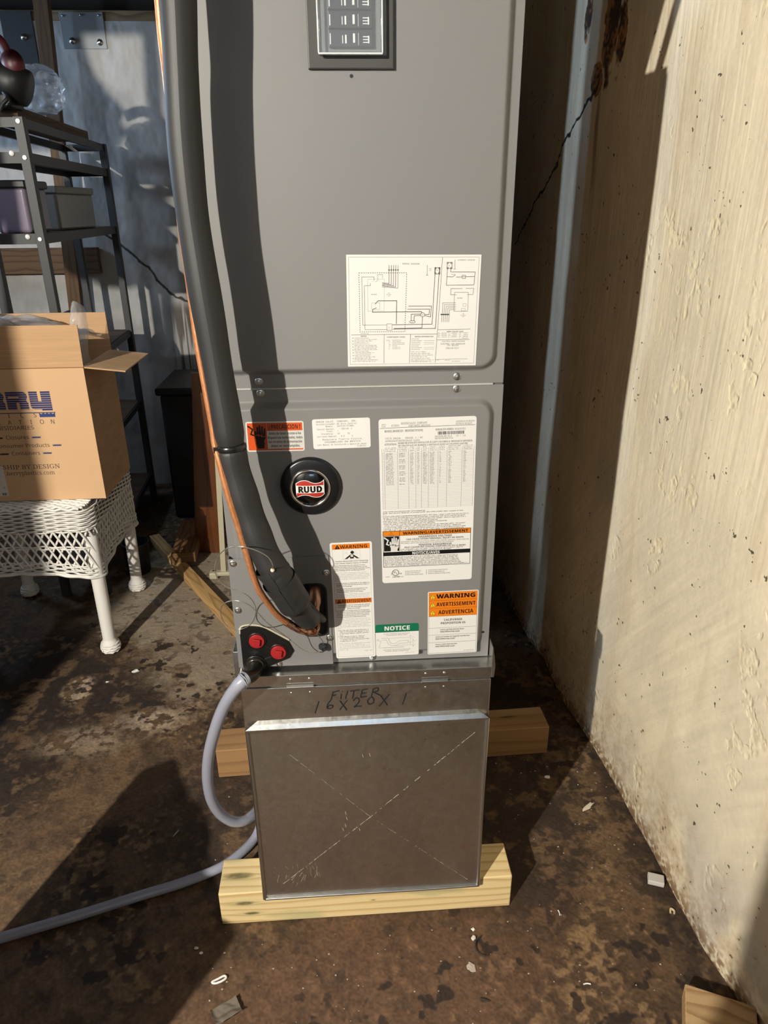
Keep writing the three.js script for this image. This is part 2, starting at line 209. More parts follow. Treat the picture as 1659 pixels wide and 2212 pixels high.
// pressed panel: flat flange, then a raised field with rounded corners
function pressed(x0, x1, y0, y1, f, zf, rise, R = 0.028, slope = 0.011) {     // f = flange [left, right, bottom, top]
  const fx0 = x0 + f[0], fx1 = x1 - f[1], fy0 = y0 + f[2], fy1 = y1 - f[3], hx = (fx1 - fx0) / 2, hy = (fy1 - fy0) / 2, cx = (fx0 + fx1) / 2, cy = (fy0 + fy1) / 2;
  const sd = (x, y) => { const qx = Math.abs(x - cx) - hx + R, qy = Math.abs(y - cy) - hy + R; return Math.hypot(Math.max(qx, 0), Math.max(qy, 0)) + Math.min(Math.max(qx, qy), 0) - R; };
  const axis = (a, b, e0, e1) => { const s = [a]; const add = (p, q, n) => { for (let i = 1; i <= n; i++) s.push(p + (q - p) * i / n); }; add(a, e0 - 0.001, 2); add(e0 - 0.001, e0 + R + 0.012, 24); add(e0 + R + 0.012, e1 - R - 0.012, 4); add(e1 - R - 0.012, e1 + 0.001, 24); add(e1 + 0.001, b, 2); return s; };
  const X = axis(x0, x1, fx0, fx1), Y = axis(y0, y1, fy0, fy1), pos = [], uv = [], idx = [];
  for (const y of Y) for (const x of X) { const t = clamp(-sd(x, y) / slope), k = t < 0.18 ? t * t / 0.36 * 1.0 : 0; const h = sm(t); pos.push(x, y, zf + rise * h); uv.push(x, y); }
  for (let j = 0; j < Y.length - 1; j++) for (let i = 0; i < X.length - 1; i++) { const a = j * X.length + i; idx.push(a, a + 1, a + X.length, a + 1, a + X.length + 1, a + X.length); }
  const g = new THREE.BufferGeometry(); g.setAttribute('position', new THREE.Float32BufferAttribute(pos, 3)); g.setAttribute('uv', new THREE.Float32BufferAttribute(uv, 2)); g.setIndex(idx); g.computeVertexNormals();
  const rim = rb(x0, x1, y0, y1, zf - 0.012, zf - 0.0002, 0.0015);
  return merge([g, rim]);
}
part('upper_panel', pressed(-0.2205, 0.2205, SEAM + 0.001, CT - 0.01, [0.011, 0.011, 0.019, 0.02], 0.0, 0.011), paint, UNIT);
part('lower_panel', pressed(-0.2215, 0.2215, CB + 0.001, SEAM - 0.0015, [0.012, 0.012, 0.017, 0.0185], 0.0, 0.0115), paint, UNIT);
part('seam_strip', rb(-0.2205, 0.205, SEAM - 0.0016, SEAM + 0.001, -0.004, 0.0018, 0.0008), M([0.4, 0.39, 0.37], 0.35), UNIT, 'thin bright edge between the two panels');
// coil access plate with an oblong cut-out for the refrigerant lines
{
  const s = new THREE.Shape(); s.moveTo(-0.2217, 0.629); s.lineTo(-0.057, 0.629); s.lineTo(-0.057, 0.842); s.lineTo(-0.2217, 0.842); s.closePath();
  const h = new THREE.Path(), x0 = -0.107, x1 = -0.064, y0 = 0.69, y1 = 0.79, r = 0.016;
  h.moveTo(x0 + r, y0); h.lineTo(x1 - r, y0); h.quadraticCurveTo(x1, y0, x1, y0 + r); h.lineTo(x1, y1 - r); h.quadraticCurveTo(x1, y1, x1 - r, y1); h.lineTo(x0 + r, y1); h.quadraticCurveTo(x0, y1, x0, y1 - r); h.lineTo(x0, y0 + r); h.quadraticCurveTo(x0, y0, x0 + r, y0); s.holes.push(h);
  const g = new THREE.ExtrudeGeometry(s, { depth: 0.0012, bevelEnabled: false, curveSegments: 8 }); g.translate(0, 0, 0.0119);
  const pl = part('access_plate', merge([g, bx(-0.2217, -0.2205, 0.629, 0.842, 0, 0.0119)]), paint, UNIT);
  part('opening', (() => { const q = rrShape(0.043, 0.1, 0.016); const e = new THREE.ExtrudeGeometry(q, { depth: 0.0003, bevelEnabled: false }); e.translate(-0.0855, 0.74, 0.0117); return e; })(), M([0.01, 0.01, 0.01], 0.8), pl, 'black sheet as shade in the rubber-edged opening for the lines');  // black sheet stands in for the shade inside the cut-out
  const grom = rrShape(0.047, 0.104, 0.018); grom.holes.push(h.clone ? (() => { const p = new THREE.Path(); const w = 0.041, hh = 0.098, rr2 = 0.015; p.moveTo(-w / 2 + rr2, -hh / 2); p.lineTo(w / 2 - rr2, -hh / 2); p.quadraticCurveTo(w / 2, -hh / 2, w / 2, -hh / 2 + rr2); p.lineTo(w / 2, hh / 2 - rr2); p.quadraticCurveTo(w / 2, hh / 2, w / 2 - rr2, hh / 2); p.lineTo(-w / 2 + rr2, hh / 2); p.quadraticCurveTo(-w / 2, hh / 2, -w / 2, hh / 2 - rr2); p.lineTo(-w / 2, -hh / 2 + rr2); p.quadraticCurveTo(-w / 2, -hh / 2, -w / 2 + rr2, -hh / 2); return p; })() : h);
  const gg = new THREE.ExtrudeGeometry(grom, { depth: 0.002, bevelEnabled: false }); gg.translate(-0.0855, 0.74, 0.0129);
  part('grommet', gg, black, pl);
}
const screwG = (() => { const a = lathe([[0, 0.0042], [0.0028, 0.004], [0.0034, 0.0034], [0.0036, 0.001], [0.0058, 0.0008], [0.0061, 0]], 6), w = lathe([[0.0034, 0.0012], [0.0056, 0.001], [0.0062, 0]], 20), sl = bx(-0.0028, 0.0028, 0.0041, 0.0044, -0.0004, 0.0004); const g = merge([a, w, sl]); g.rotateX(Math.PI / 2); return g; })();
function screw(parent, x, y, z, rot = 0.4) { const m = part('screw', screwG, zinc, parent); m.position.set(x, y, z); m.rotation.z = rot; return m; }
[[-0.1499, 1.1314, 0], [-0.149, 1.1135, 0], [0.1495, 1.1325, 0], [0.1493, 1.1135, 0]].forEach(([x, y, z], i) => screw(UNIT, x, y, z + 0.0003, i * 0.7));
[[-0.2132, 0.834], [-0.2128, 0.745], [-0.0624, 0.811], [-0.0611, 0.683], [-0.1509, 0.634]].forEach(([x, y], i) => screw(UNIT, x, y, 0.0131, i * 0.9));
screw(UNIT, 0.0138, 0.6305, 0.0003, 0.2);
part('knockout_slot', rb(0.206, 0.213, 0.672, 0.676, -0.001, 0.0008, 0.0008), black, UNIT);  // black piece laid on the flange as the dark of a slot
part('pilot_hole', (() => { const g = cyl(0.0022, 0.0022, 0.0006, 14); g.rotateX(Math.PI / 2); g.translate(-0.001, 1.5236, 0.0112); return g; })(), black, UNIT);  // flat black disc as the dark inside a hole
// round badge
{
  const g = lathe([[0, 0.0085], [0.031, 0.0085], [0.044, 0.0068], [0.0475, 0.0045], [0.0484, 0]], 64); g.rotateX(Math.PI / 2); g.translate(-0.0797, 0.966, 0.0114);
  const b = part('badge', g, M([0.008, 0.008, 0.009], 0.3), UNIT, 'round black badge with a chrome ringed emblem');
  const ring = new THREE.TorusGeometry(0.0298, 0.0022, 12, 64); ring.translate(-0.0807, 0.9655, 0.0208); part('chrome_ring', ring, M([0.85, 0.85, 0.85], 0.12, { metalness: 1 }), b);
  const face = canvasTex(512, 512, (c, w) => {
    c.fillStyle = '#050505'; c.fillRect(0, 0, w, w);
    const band = (y, s) => { c.beginPath(); c.moveTo(62, y); c.bezierCurveTo(150, y - 46 * s, 200, y - 40 * s, 262, y); c.bezierCurveTo(330, y + 34, 400, y + 22, 452, y - 26); c.lineTo(452, y + 42); c.bezierCurveTo(400, y + 74, 330, y + 82, 262, y + 54); c.bezierCurveTo(200, y + 26, 150, y + 26, 62, y + 62); c.closePath(); };
    c.lineWidth = 9; c.strokeStyle = '#d8d5d0'; c.fillStyle = '#a8322c';
    c.beginPath(); c.moveTo(62, 176); c.bezierCurveTo(140, 110, 210, 120, 262, 150); c.bezierCurveTo(330, 186, 400, 176, 452, 134); c.lineTo(452, 340); c.bezierCurveTo(400, 396, 330, 392, 262, 362); c.bezierCurveTo(200, 330, 130, 340, 62, 388); c.closePath(); c.fill(); c.stroke();
    c.fillStyle = '#d8d5d0'; c.fillRect(64, 204, 384, 112); c.fillStyle = '#080808'; c.font = 'bold 122px sans-serif'; c.textAlign = 'center'; c.textBaseline = 'middle'; c.lineWidth = 8; c.strokeStyle = '#080808';
    c.save(); c.translate(257, 262); c.scale(1.02, 1); c.fillText('RUUD', 0, 0); c.strokeText('RUUD', 0, 0); c.restore();
  });
  const dome = lathe([[0, 0.0052], [0.012, 0.0047], [0.022, 0.003], [0.0285, 0]], 48); dome.rotateX(Math.PI / 2); const p = dome.attributes.position, uv = dome.attributes.uv; for (let i = 0; i < p.count; i++) uv.setXY(i, 0.5 + p.getX(i) / 0.057, 0.5 + p.getY(i) / 0.057); dome.translate(-0.0807, 0.9655, 0.0199);
  part('emblem', dome, new THREE.MeshPhysicalMaterial({ map: face, roughness: 0.2, clearcoat: 1, clearcoatRoughness: 0.08 }), b);
}
// breaker window at the top
{
  const fr = new THREE.Shape(); fr.moveTo(-0.0535, 1.532); fr.lineTo(0.0515, 1.532); fr.lineTo(0.0515, 1.69); fr.lineTo(-0.0535, 1.69); fr.closePath();
  const ho = new THREE.Path(); ho.moveTo(-0.041, 1.546); ho.lineTo(0.038, 1.546); ho.lineTo(0.038, 1.677); ho.lineTo(-0.041, 1.677); ho.closePath(); fr.holes.push(ho);
  const g = new THREE.ExtrudeGeometry(fr, { depth: 0.004, bevelEnabled: true, bevelSize: 0.0015, bevelThickness: 0.0015, bevelSegments: 2 }); g.translate(0, 0, 0.0115);
  const w = part('breaker_window', g, M([0.045, 0.043, 0.04], 0.5), UNIT, 'dark framed window over circuit breakers');
  part('backing', bx(-0.041, 0.038, 1.546, 1.677, 0.0112, 0.0126), M([0.16, 0.16, 0.165], 0.5), w);
  const navy = M([0.016, 0.019, 0.032], 0.35), white = M([0.85, 0.83, 0.76], 0.5);
  for (let k = 0; k < 6; k++) {
    const y = 1.5535 + k * 0.0196, b = part('breaker', rb(-0.0285, 0.0265, y, y + 0.0188, 0.0126, 0.0195, 0.0012), navy, w);
    part('print', merge([bx(-0.0268, -0.0256, y + 0.003, y + 0.0145, 0.0195, 0.0197), bx(-0.0115, -0.0105, y + 0.004, y + 0.0125, 0.0195, 0.0197), bx(-0.008, -0.006, y + 0.004, y + 0.013, 0.0195, 0.0197), bx(0.0085, 0.0089, y + 0.002, y + 0.015, 0.0195, 0.0197), bx(0.0143, 0.0205, y + 0.0105, y + 0.0115, 0.0195, 0.0197), bx(0.0143, 0.0205, y + 0.0075, y + 0.0085, 0.0195, 0.0197), bx(0.0143, 0.0205, y + 0.0045, y + 0.0055, 0.0195, 0.0197), bx(0.0206, 0.0222, y + 0.004, y + 0.012, 0.0195, 0.0197)]), white, b);
    part('toggle', rb(0.0018, 0.0048, y + 0.004, y + 0.0142, 0.0193, 0.022, 0.0008), white, b);
  }
  const clear = M([0.93, 0.95, 0.97], 0.06, { transmission: 0.94, thickness: 0, ior: 1.45 });
  part('cover', merge([rb(-0.04, 0.037, 1.547, 1.676, 0.0275, 0.0285, 0.0004, 1), bx(-0.0415, -0.04, 1.5455, 1.676, 0.013, 0.0285), bx(0.037, 0.0385, 1.5455, 1.676, 0.013, 0.0285), bx(-0.0415, 0.0385, 1.5455, 1.547, 0.013, 0.0285)]), clear, w, 'clear plastic weather cover');
  part('cover_edge', merge([rb(-0.0416, 0.0386, 1.5442, 1.5466, 0.0245, 0.0288, 0.0008, 1), rb(-0.0422, -0.0402, 1.5455, 1.676, 0.0255, 0.0288, 0.0008, 1), rb(0.0372, 0.039, 1.5455, 1.676, 0.0255, 0.0288, 0.0008, 1)]), M([0.75, 0.77, 0.78], 0.25, { transmission: 0.35, thickness: 0 }), w);
}
// drain pan fitting: black triangular plate with two red plugs
{
  const s = new THREE.Shape(), P = [[-0.2125, 0.706], [-0.203, 0.7125], [-0.176, 0.7095], [-0.133, 0.679], [-0.1255, 0.661], [-0.133, 0.648], [-0.165, 0.634], [-0.205, 0.6225], [-0.2125, 0.628]];
  s.moveTo(...P[0]); for (let i = 1; i < P.length; i++) s.lineTo(...P[i]); s.closePath();
  const g = new THREE.ExtrudeGeometry(s, { depth: 0.002, bevelEnabled: true, bevelSize: 0.0015, bevelThickness: 0.0008, bevelSegments: 2 }); g.translate(0, 0, 0.0131);
  const f = part('drain_fitting', g, M([0.006, 0.006, 0.006], 0.35), UNIT, 'black three-port drain fitting');
  part('gasket', tube([[-0.2135, 0.7, 0.0145], [-0.212, 0.712, 0.0145], [-0.2, 0.7165, 0.0145], [-0.176, 0.713, 0.0145], [-0.15, 0.697, 0.0145], [-0.131, 0.6835, 0.0145]], 0.0018, 30, 6), M([0.42, 0.38, 0.26], 0.8), f);
  const rimG = new THREE.TorusGeometry(0.0148, 0.0016, 10, 40);
  const ribs = []; for (const [a, b] of [[[-0.1863, 0.684], [-0.1924, 0.65]], [[-0.1863, 0.684], [-0.152, 0.661]], [[-0.178, 0.645], [-0.155, 0.655]]]) ribs.push(bar([...a, 0.0155], [...b, 0.0155], 0.0016, 0.003, V(0, 0, 1)));
  part('rib', merge(ribs), M([0.012, 0.012, 0.012], 0.4), f);
  const red = M([0.3, 0.012, 0.014], 0.45);
  for (const [x, y] of [[-0.186, 0.6855], [-0.1505, 0.661]]) {
    const r = part('port_rim', rimG, M([0.008, 0.008, 0.008], 0.35), f); r.position.set(x, y, 0.0165);
    const d = lathe([[0, 0.004], [0.0124, 0.004], [0.0134, 0.003], [0.0134, -0.003]], 40); d.rotateX(Math.PI / 2); const pg = part('plug', d, red, f, 'red threaded plug'); pg.position.set(x, y, 0.0165);
    const q = rb(-0.0062, 0.0062, -0.0062, 0.0062, 0.0035, 0.0085, 0.001); q.rotateZ(-0.16); part('square_head', q, red, pg);
  }
  const r = part('port_rim', new THREE.TorusGeometry(0.0162, 0.0018, 10, 40), M([0.01, 0.01, 0.01], 0.3), f); r.position.set(-0.1918, 0.638, 0.0175);
}
// unseen plenum and cable on top, shaped for their shadow on the right wall
{
  const g = new THREE.BufferGeometry(), b = [[-0.21, CT, -0.03], [0.17, CT, -0.03], [0.17, CT, -0.5], [-0.21, CT, -0.5]], t = [[-0.3, 2.2, 0.02], [0.33, 2.2, 0.02], [0.33, 2.2, -0.52], [-0.3, 2.2, -0.52]], pos = [];
  for (let i = 0; i < 4; i++) { const j = (i + 1) % 4; pos.push(...b[i], ...b[j], ...t[j], ...b[i], ...t[j], ...t[i]); }
  g.setAttribute('position', new THREE.Float32BufferAttribute(pos, 3)); g.setAttribute('uv', new THREE.Float32BufferAttribute(new Float32Array(pos.length / 3 * 2), 2)); g.computeVertexNormals();
  single('unseen_supply_plenum', g, galv, 'unseen flared galvanized supply plenum on top of the air handler', 'duct');
  single('unseen_electric_cable', tube([[0.205, CT - 0.001, -0.02], [0.225, 1.8, 0.0], [0.27, 1.95, 0.03], [0.3, 2.2, 0.05]], 0.009, 30, 8), M([0.05, 0.05, 0.05], 0.5), 'unseen dark flexible electric whip rising from the air handler top', 'cable');
}
// ---------------------------------------------------------------- stickers on the front
function sticker(name, corners, tex, label, r = 0.003, rough = 0.4) {      // corners: TL, TR, BR, BL on the panel
  const [tl, tr, br, bl] = corners, W = (Math.hypot(tr[0] - tl[0], tr[1] - tl[1]) + Math.hypot(br[0] - bl[0], br[1] - bl[1])) / 2, H = (Math.hypot(tl[0] - bl[0], tl[1] - bl[1]) + Math.hypot(tr[0] - br[0], tr[1] - br[1])) / 2;
  const cx = (tl[0] + tr[0] + br[0] + bl[0]) / 4, cy = (tl[1] + tr[1] + br[1] + bl[1]) / 4, a = Math.atan2(tr[1] - tl[1] + br[1] - bl[1], tr[0] - tl[0] + br[0] - bl[0]);
  const g = new THREE.ExtrudeGeometry(rrShape(W, H, r), { depth: 0.0003, bevelEnabled: false, curveSegments: 6 }), p = g.attributes.position, uv = g.attributes.uv;
  for (let i = 0; i < p.count; i++) uv.setXY(i, p.getX(i) / W + 0.5, p.getY(i) / H + 0.5);
  g.rotateZ(a); g.translate(cx, cy, 0.0116);
  return part(name, g, new THREE.MeshPhysicalMaterial({ map: tex, roughness: rough }), UNIT, label);
}
const INK = '#1a1a1a';
function T(g, s, x, y, size, o = {}) { g.save(); g.fillStyle = o.color || INK; g.font = (o.weight || '') + ' ' + size + 'px ' + (o.font || 'sans-serif'); g.textAlign = o.align || 'left'; g.textBaseline = 'middle'; g.translate(x, y); if (o.w) { const m = g.measureText(s).width; g.scale(o.w / m, 1); } if (o.rot) g.rotate(o.rot); g.fillText(s, 0, 0); if (o.fat) { g.lineWidth = o.fat; g.strokeStyle = o.color || INK; g.strokeText(s, 0, 0); } g.restore(); }
function greek(g, x, y, w, h, color = '#444', a = 1) {             // a line of print too fine to read
  g.save(); g.globalAlpha = a; g.fillStyle = color; let p = x; while (p < x + w) { const q = Math.min(rr(h * 1.2, h * 6), x + w - p); for (let c = p; c < p + q; c += h * 0.62) { if (rnd() < 0.9) g.fillRect(c, y - h / 2 + rr(0, h * 0.2), h * rr(0.2, 0.42), h * rr(0.6, 1)); if (rnd() < 0.6) g.fillRect(c, y + rr(-h / 2, h / 3), h * 0.5, h * 0.2); } p += q + h * 0.7; } g.restore(); }
function LN(g, pts, w = 2, color = INK, dash = null) { g.save(); g.strokeStyle = color; g.lineWidth = w; if (dash) g.setLineDash(dash); g.beginPath(); pts.forEach((p, i) => i ? g.lineTo(...p) : g.moveTo(...p)); g.stroke(); g.restore(); }
function BX(g, x, y, w, h, lw = 2, color = INK) { g.strokeStyle = color; g.lineWidth = lw; g.strokeRect(x, y, w, h); }
function FP(g, pts, color) { g.fillStyle = color; g.beginPath(); pts.forEach((p, i) => i ? g.lineTo(...p) : g.moveTo(...p)); g.closePath(); g.fill(); }
function tri(g, x, y, s, fill, line, bang) { FP(g, [[x, y - s], [x + s * 0.95, y + s * 0.62], [x - s * 0.95, y + s * 0.62]], fill); LN(g, [[x, y - s], [x + s * 0.95, y + s * 0.62], [x - s * 0.95, y + s * 0.62], [x, y - s]], s * 0.1, line); T(g, '!', x, y + s * 0.08, s * 1.15, { weight: 'bold', align: 'center', color: bang }); }
function shockHand(g, x, y, s, ink, bolt) {                        // hand touched by a charged lead
  FP(g, [[x + 0.42 * s, y + 1.0 * s], [x + 0.42 * s, y + 0.78 * s], [x + 0.36 * s, y + 0.62 * s], [x + 0.36 * s, y + 0.34 * s], [x + 0.44 * s, y + 0.34 * s], [x + 0.47 * s, y + 0.5 * s], [x + 0.48 * s, y + 0.1 * s], [x + 0.56 * s, y + 0.1 * s], [x + 0.57 * s, y + 0.48 * s], [x + 0.6 * s, y + 0.02 * s], [x + 0.68 * s, y + 0.02 * s], [x + 0.69 * s, y + 0.48 * s], [x + 0.73 * s, y + 0.07 * s], [x + 0.81 * s, y + 0.08 * s], [x + 0.8 * s, y + 0.5 * s], [x + 0.86 * s, y + 0.18 * s], [x + 0.93 * s, y + 0.2 * s], [x + 0.92 * s, y + 0.72 * s], [x + 0.84 * s, y + 0.86 * s], [x + 0.84 * s, y + 1.0 * s]], ink);
  LN(g, [[x + 0.02 * s, y + 0.05 * s], [x + 0.27 * s, y + 0.24 * s], [x + 0.17 * s, y + 0.5 * s], [x + 0.33 * s, y + 0.58 * s]], s * 0.085, ink);
  LN(g, [[x + 0.36 * s, y + 0.6 * s], [x + 0.58 * s, y + 0.52 * s], [x + 0.54 * s, y + 0.6 * s], [x + 0.74 * s, y + 0.56 * s], [x + 0.7 * s, y + 0.65 * s], [x + 0.95 * s, y + 0.62 * s]], s * 0.03, bolt);
}
const paper = (g, w, h, c = '#d2d0cd') => { g.fillStyle = c; g.fillRect(0, 0, w, h); };
sticker('wiring_diagram_label', [[-0.0144, 1.3094], [0.1769, 1.3071], [0.1744, 1.1514], [-0.0156, 1.1533]], canvasTex(1580, 1290, (g, w, h) => {
  paper(g, w, h); const X = x => (x - 38), Y = y => (y - 55) * 1.0, L = (p, lw = 4, d) => LN(g, p.map(q => [X(q[0]), Y(q[1])]), lw, '#2b2b2b', d), t = (s, x, y, z, o = {}) => T(g, s, X(x), Y(y), z, { color: '#333', ...o });
  BX(g, 28, 28, 1525, 1235, 4, '#777'); L([[1160, 83], [1130, 910]], 4); L([[82, 965], [1125, 960]], 4); L([[482, 965], [480, 1310]], 4); L([[800, 962], [795, 1310]], 4); L([[1128, 910], [1530, 905]], 4); L([[1128, 1032], [1525, 1028]], 4); L([[1128, 910], [1112, 1308]], 4); L([[1117, 1268], [1510, 1264]], 3);
  t('WIRING  DIAGRAM', 690, 156, 24); t('SCHEMATIC  DIAGRAM', 1338, 114, 20, { w: 205 });
  L([[185, 256], [745, 256], [732, 930], [190, 930], [185, 256]], 6, [14, 12]); BX(g, X(285), Y(326), 196, 362, 3, '#888');
  t('BOARD', 328, 496, 20); t('CONTROL BOX', 195, 950, 15, { w: 100 }); t('FOR', 525, 482, 13); t('OPTIONAL', 505, 498, 13); t('HEAT', 522, 514, 13);
  for (let k = 0; k < 5; k++) { const x = 537 + k * 26; L([[x, 170], [x, 375 + k * 13], [455, 365 + k * 12]], k < 4 ? 5 : 4); FP(g, [[X(x - 14), Y(224)], [X(x + 6), Y(214)], [X(x + 6), Y(234)]], '#111'); }
  L([[360, 340], [360, 300], [218, 300], [224, 850], [510, 850]], 4); L([[318, 370], [318, 398], [246, 398], [250, 903], [515, 903]], 4); L([[375, 356], [405, 340], [405, 276], [460, 276], [460, 318]], 3);
  L([[345, 668], [342, 700], [925, 697], [935, 715]], 7); L([[372, 608], [408, 570], [630, 570], [627, 838]], 7); L([[345, 668], [390, 650]], 6); BX(g, X(332), Y(594), 98, 74, 3, '#777');
  L([[580, 848], [1060, 845], [1080, 195]], 6); L([[585, 900], [1102, 895], [1128, 200]], 6); L([[600, 892], [938, 886], [942, 755]], 6); BX(g, X(514), Y(838), 62, 76, 4, '#333'); t('CT', 530, 880, 18);
  g.strokeStyle = '#222'; g.lineWidth = 5; g.beginPath(); g.arc(X(943), Y(733), 24, 0, 7); g.stroke(); t('BM', 930, 733, 15);
  L([[770, 633], [1045, 633], [1040, 758], [968, 745]], 6); L([[760, 668], [1025, 668], [1020, 732], [968, 732]], 6); L([[920, 725], [806, 728], [806, 800]], 6); L([[920, 742], [842, 745], [840, 800]], 6); g.beginPath(); g.ellipse(X(822), Y(815), 34, 14, 0, 0, 7); g.stroke(); t('RC', 812, 815, 13);
  BX(g, X(1075), Y(200), 60, 68, 5); t('TB', 1090, 228, 16); BX(g, X(1218), Y(142), 56, 66, 5); t('TB', 1232, 178, 15); for (const [a, b] of [[1082, 205], [1128, 205], [1082, 262], [1128, 262], [1224, 148], [1268, 148], [1224, 204], [1268, 204]]) { g.beginPath(); g.arc(X(a), Y(b), 9, 0, 7); g.stroke(); }
  L([[985, 170], [985, 280]], 4); L([[970, 282], [1002, 282]], 4); t('GND', 1005, 212, 14); t('LUG', 1005, 230, 14); L([[1308, 110], [1308, 210]], 4); L([[1292, 214], [1324, 214]], 4);
  L([[1222, 208], [1218, 396], [1545, 392], [1553, 248], [1262, 246], [1262, 208]], 5); L([[1220, 300], [1288, 302], [1318, 282]], 5); L([[1330, 304], [1550, 298]], 5); BX(g, X(1400), Y(284), 42, 36, 4); t('BLOWER', 1270, 275, 14);
  L([[1410, 434], [1275, 434], [1272, 504], [1340, 504]], 4); L([[1450, 432], [1545, 432], [1540, 502], [1470, 502]], 4); BX(g, X(1318), Y(478), 166, 218, 4, '#555'); t('BOARD', 1352, 542, 20);
  for (let k = 0; k < 5; k++) { const y = 597 + k * 20, x = 1182 + k * 21; L([[1340, y], [x, y], [x - 6, 820]], 4); FP(g, [[X(x - 28), Y(732)], [X(x - 6), Y(722)], [X(x - 6), Y(742)]], '#111'); } BX(g, X(1425), Y(606), 36, 34, 3, '#777'); BX(g, X(1408), Y(665), 48, 26, 3, '#777');
  t('FOR', 1422, 724, 13); t('OPTIONAL', 1402, 740, 13); t('HEAT', 1420, 756, 13);
  t('NOTES', 198, 982, 22, { weight: 'bold' }); t('COMPONENT CODES', 514, 993, 20, { weight: 'bold', w: 224 }); t('WIRING INFORMATION', 852, 990, 20, { weight: 'bold', w: 228 }); t('WIRE COLOR CODE', 1240, 932, 20, { weight: 'bold', w: 205 });
  [['BK....BLACK', 1135, 952], ['BR....BROWN', 1135, 974], ['BL....BLUE', 1135, 995], ['G.....GREEN', 1260, 952], ['GY....GRAY', 1260, 974], ['O.....ORANGE', 1260, 995], ['PR....PURPLE', 1395, 950], ['R.....RED', 1395, 972], ['W.....WHITE', 1395, 992], ['Y.....YELLOW', 1395, 1013]].forEach(q => t(q[0], q[1], q[2], 16, { w: 108 }));
  t('ELECTRICAL WIRING DIAGRAM', 1190, 1048, 20, { w: 280 }); t('ELECTRIC  AIR  HANDLER', 1172, 1080, 26, { w: 300 }); t('PSC  MOTOR', 1255, 1099, 24); t('208/240 VOLT', 1236, 1132, 26); t('DWG. NO.', 1232, 1278, 14); t('90-102702-01', 1318, 1292, 17); t('DR. BY', 1125, 1278, 13);
  [['BOARD', 'BLOWER CONTROL'], ['CB', 'CIRCUIT BREAKER'], ['CT', 'CONTROL TRANSFORMER'], ['IBM', 'INDOOR BLOWER MOTOR'], ['OPT', 'OPTIONAL'], ['PL', 'POLARIZED PLUG'], ['RC', 'RUN CAPACITOR']].forEach(([a, b], k) => { t(a, 505 + (k ? 32 : 0), 1032 + k * 17, 13); t(b, 580, 1030 + k * 17, 13); });
  ['LOW VOLTAGE', 'FACTORY STANDARD', 'FACTORY OPTION', 'FIELD INSTALLED', 'LINE VOLTAGE', 'FACTORY STANDARD', 'FIELD INSTALLED'].forEach((s, k) => { t(s, 812, 1018 + k * 21, 14); if (k % 4) L([[965, 1018 + k * 21], [1095, 1016 + k * 21]], 2); });
  for (let k = 0; k < 7; k++) greek(g, X(812), Y(1172 + k * 20), rr(180, 285), 10, '#666'); for (let k = 0; k < 17; k++) { greek(g, X(120), Y(1003 + k * 17.5), rr(170, 310), 9, '#555'); if (k % 2 === 0) FP(g, [[X(96), Y(1008 + k * 17.5)], [X(110), Y(1008 + k * 17.5)], [X(103), Y(996 + k * 17.5)]], '#444'); }
}), 'white wiring diagram sticker on the upper panel', 0.0005);
sticker('caution_label', [[-0.174, 1.0725], [-0.0861, 1.0724], [-0.0858, 1.0244], [-0.1738, 1.0254]], canvasTex(1024, 560, (g, w, h) => {
  paper(g, w, h, '#c4c1bc'); g.fillStyle = '#c04a16'; g.fillRect(26, 26, 972, 508); g.fillStyle = '#bfbcb7'; g.fillRect(372, 172, 626, 338); LN(g, [[370, 26], [370, 534]], 5, '#c4bcb2');
  shockHand(g, 28, 60, 340, '#0c0a09', '#c04a16'); FP(g, [[170, 400], [318, 400], [304, 500], [190, 500]], '#0c0a09');
  T(g, '¡ PRECAUCION !', 684, 100, 112, { weight: 'bold', align: 'center', w: 560, color: '#14100e' });
  ['Antes de tener acceso a los', 'dispositivos terminales, todos', 'los circuitos de alimentación', 'deben ser interrumpidos.'].forEach((s, k) => T(g, s, 686, 222 + k * 78, 66, { weight: 'bold', align: 'center', w: [570, 620, 600, 520][k] }));
}), 'orange caution sticker with a black hand symbol', 0.004);
sticker('spanish_rating_label', [[-0.0734, 1.0743], [0.0153, 1.0749], [0.016, 1.0276], [-0.0722, 1.0263]], canvasTex(1024, 548, (g, w, h) => {
  paper(g, w, h); const t = (s, x, y, ww) => T(g, s, x, y, 40, { font: 'monospace', w: ww, color: '#333' });
  t('RHEEM SALES  COMPANY, INC.', 70, 50, 730); t('Acondicionador de Aire Central', 70, 94, 720); t('Modelo:', 235, 136, 140); t('RH1PZ3617STANNJ', 440, 136, 300); t('Tensión Nominal:', 75, 186, 320); t('~ 208/240  V', 470, 186, 230); t('Fases:', 250, 226, 120); t('1', 440, 226, 20); t('Frecuencia:', 150, 272, 220); t('60', 440, 272, 40); t('Hz', 620, 272, 42); t('Corriente Nominal:', 75, 320, 360); t('4.0', 500, 320, 65); t('A', 690, 320, 20);
  t('Requiere Tierra Física.', 165, 376, 730); t('ENSAMBLADO EN MÉXICO', 205, 424, 640); t('Lear Manual de Instalación y Operación Anexo', 70, 472, 880); t('92-22850-09-01', 780, 512, 165);
}), 'small white sticker with Spanish ratings', 0.004);
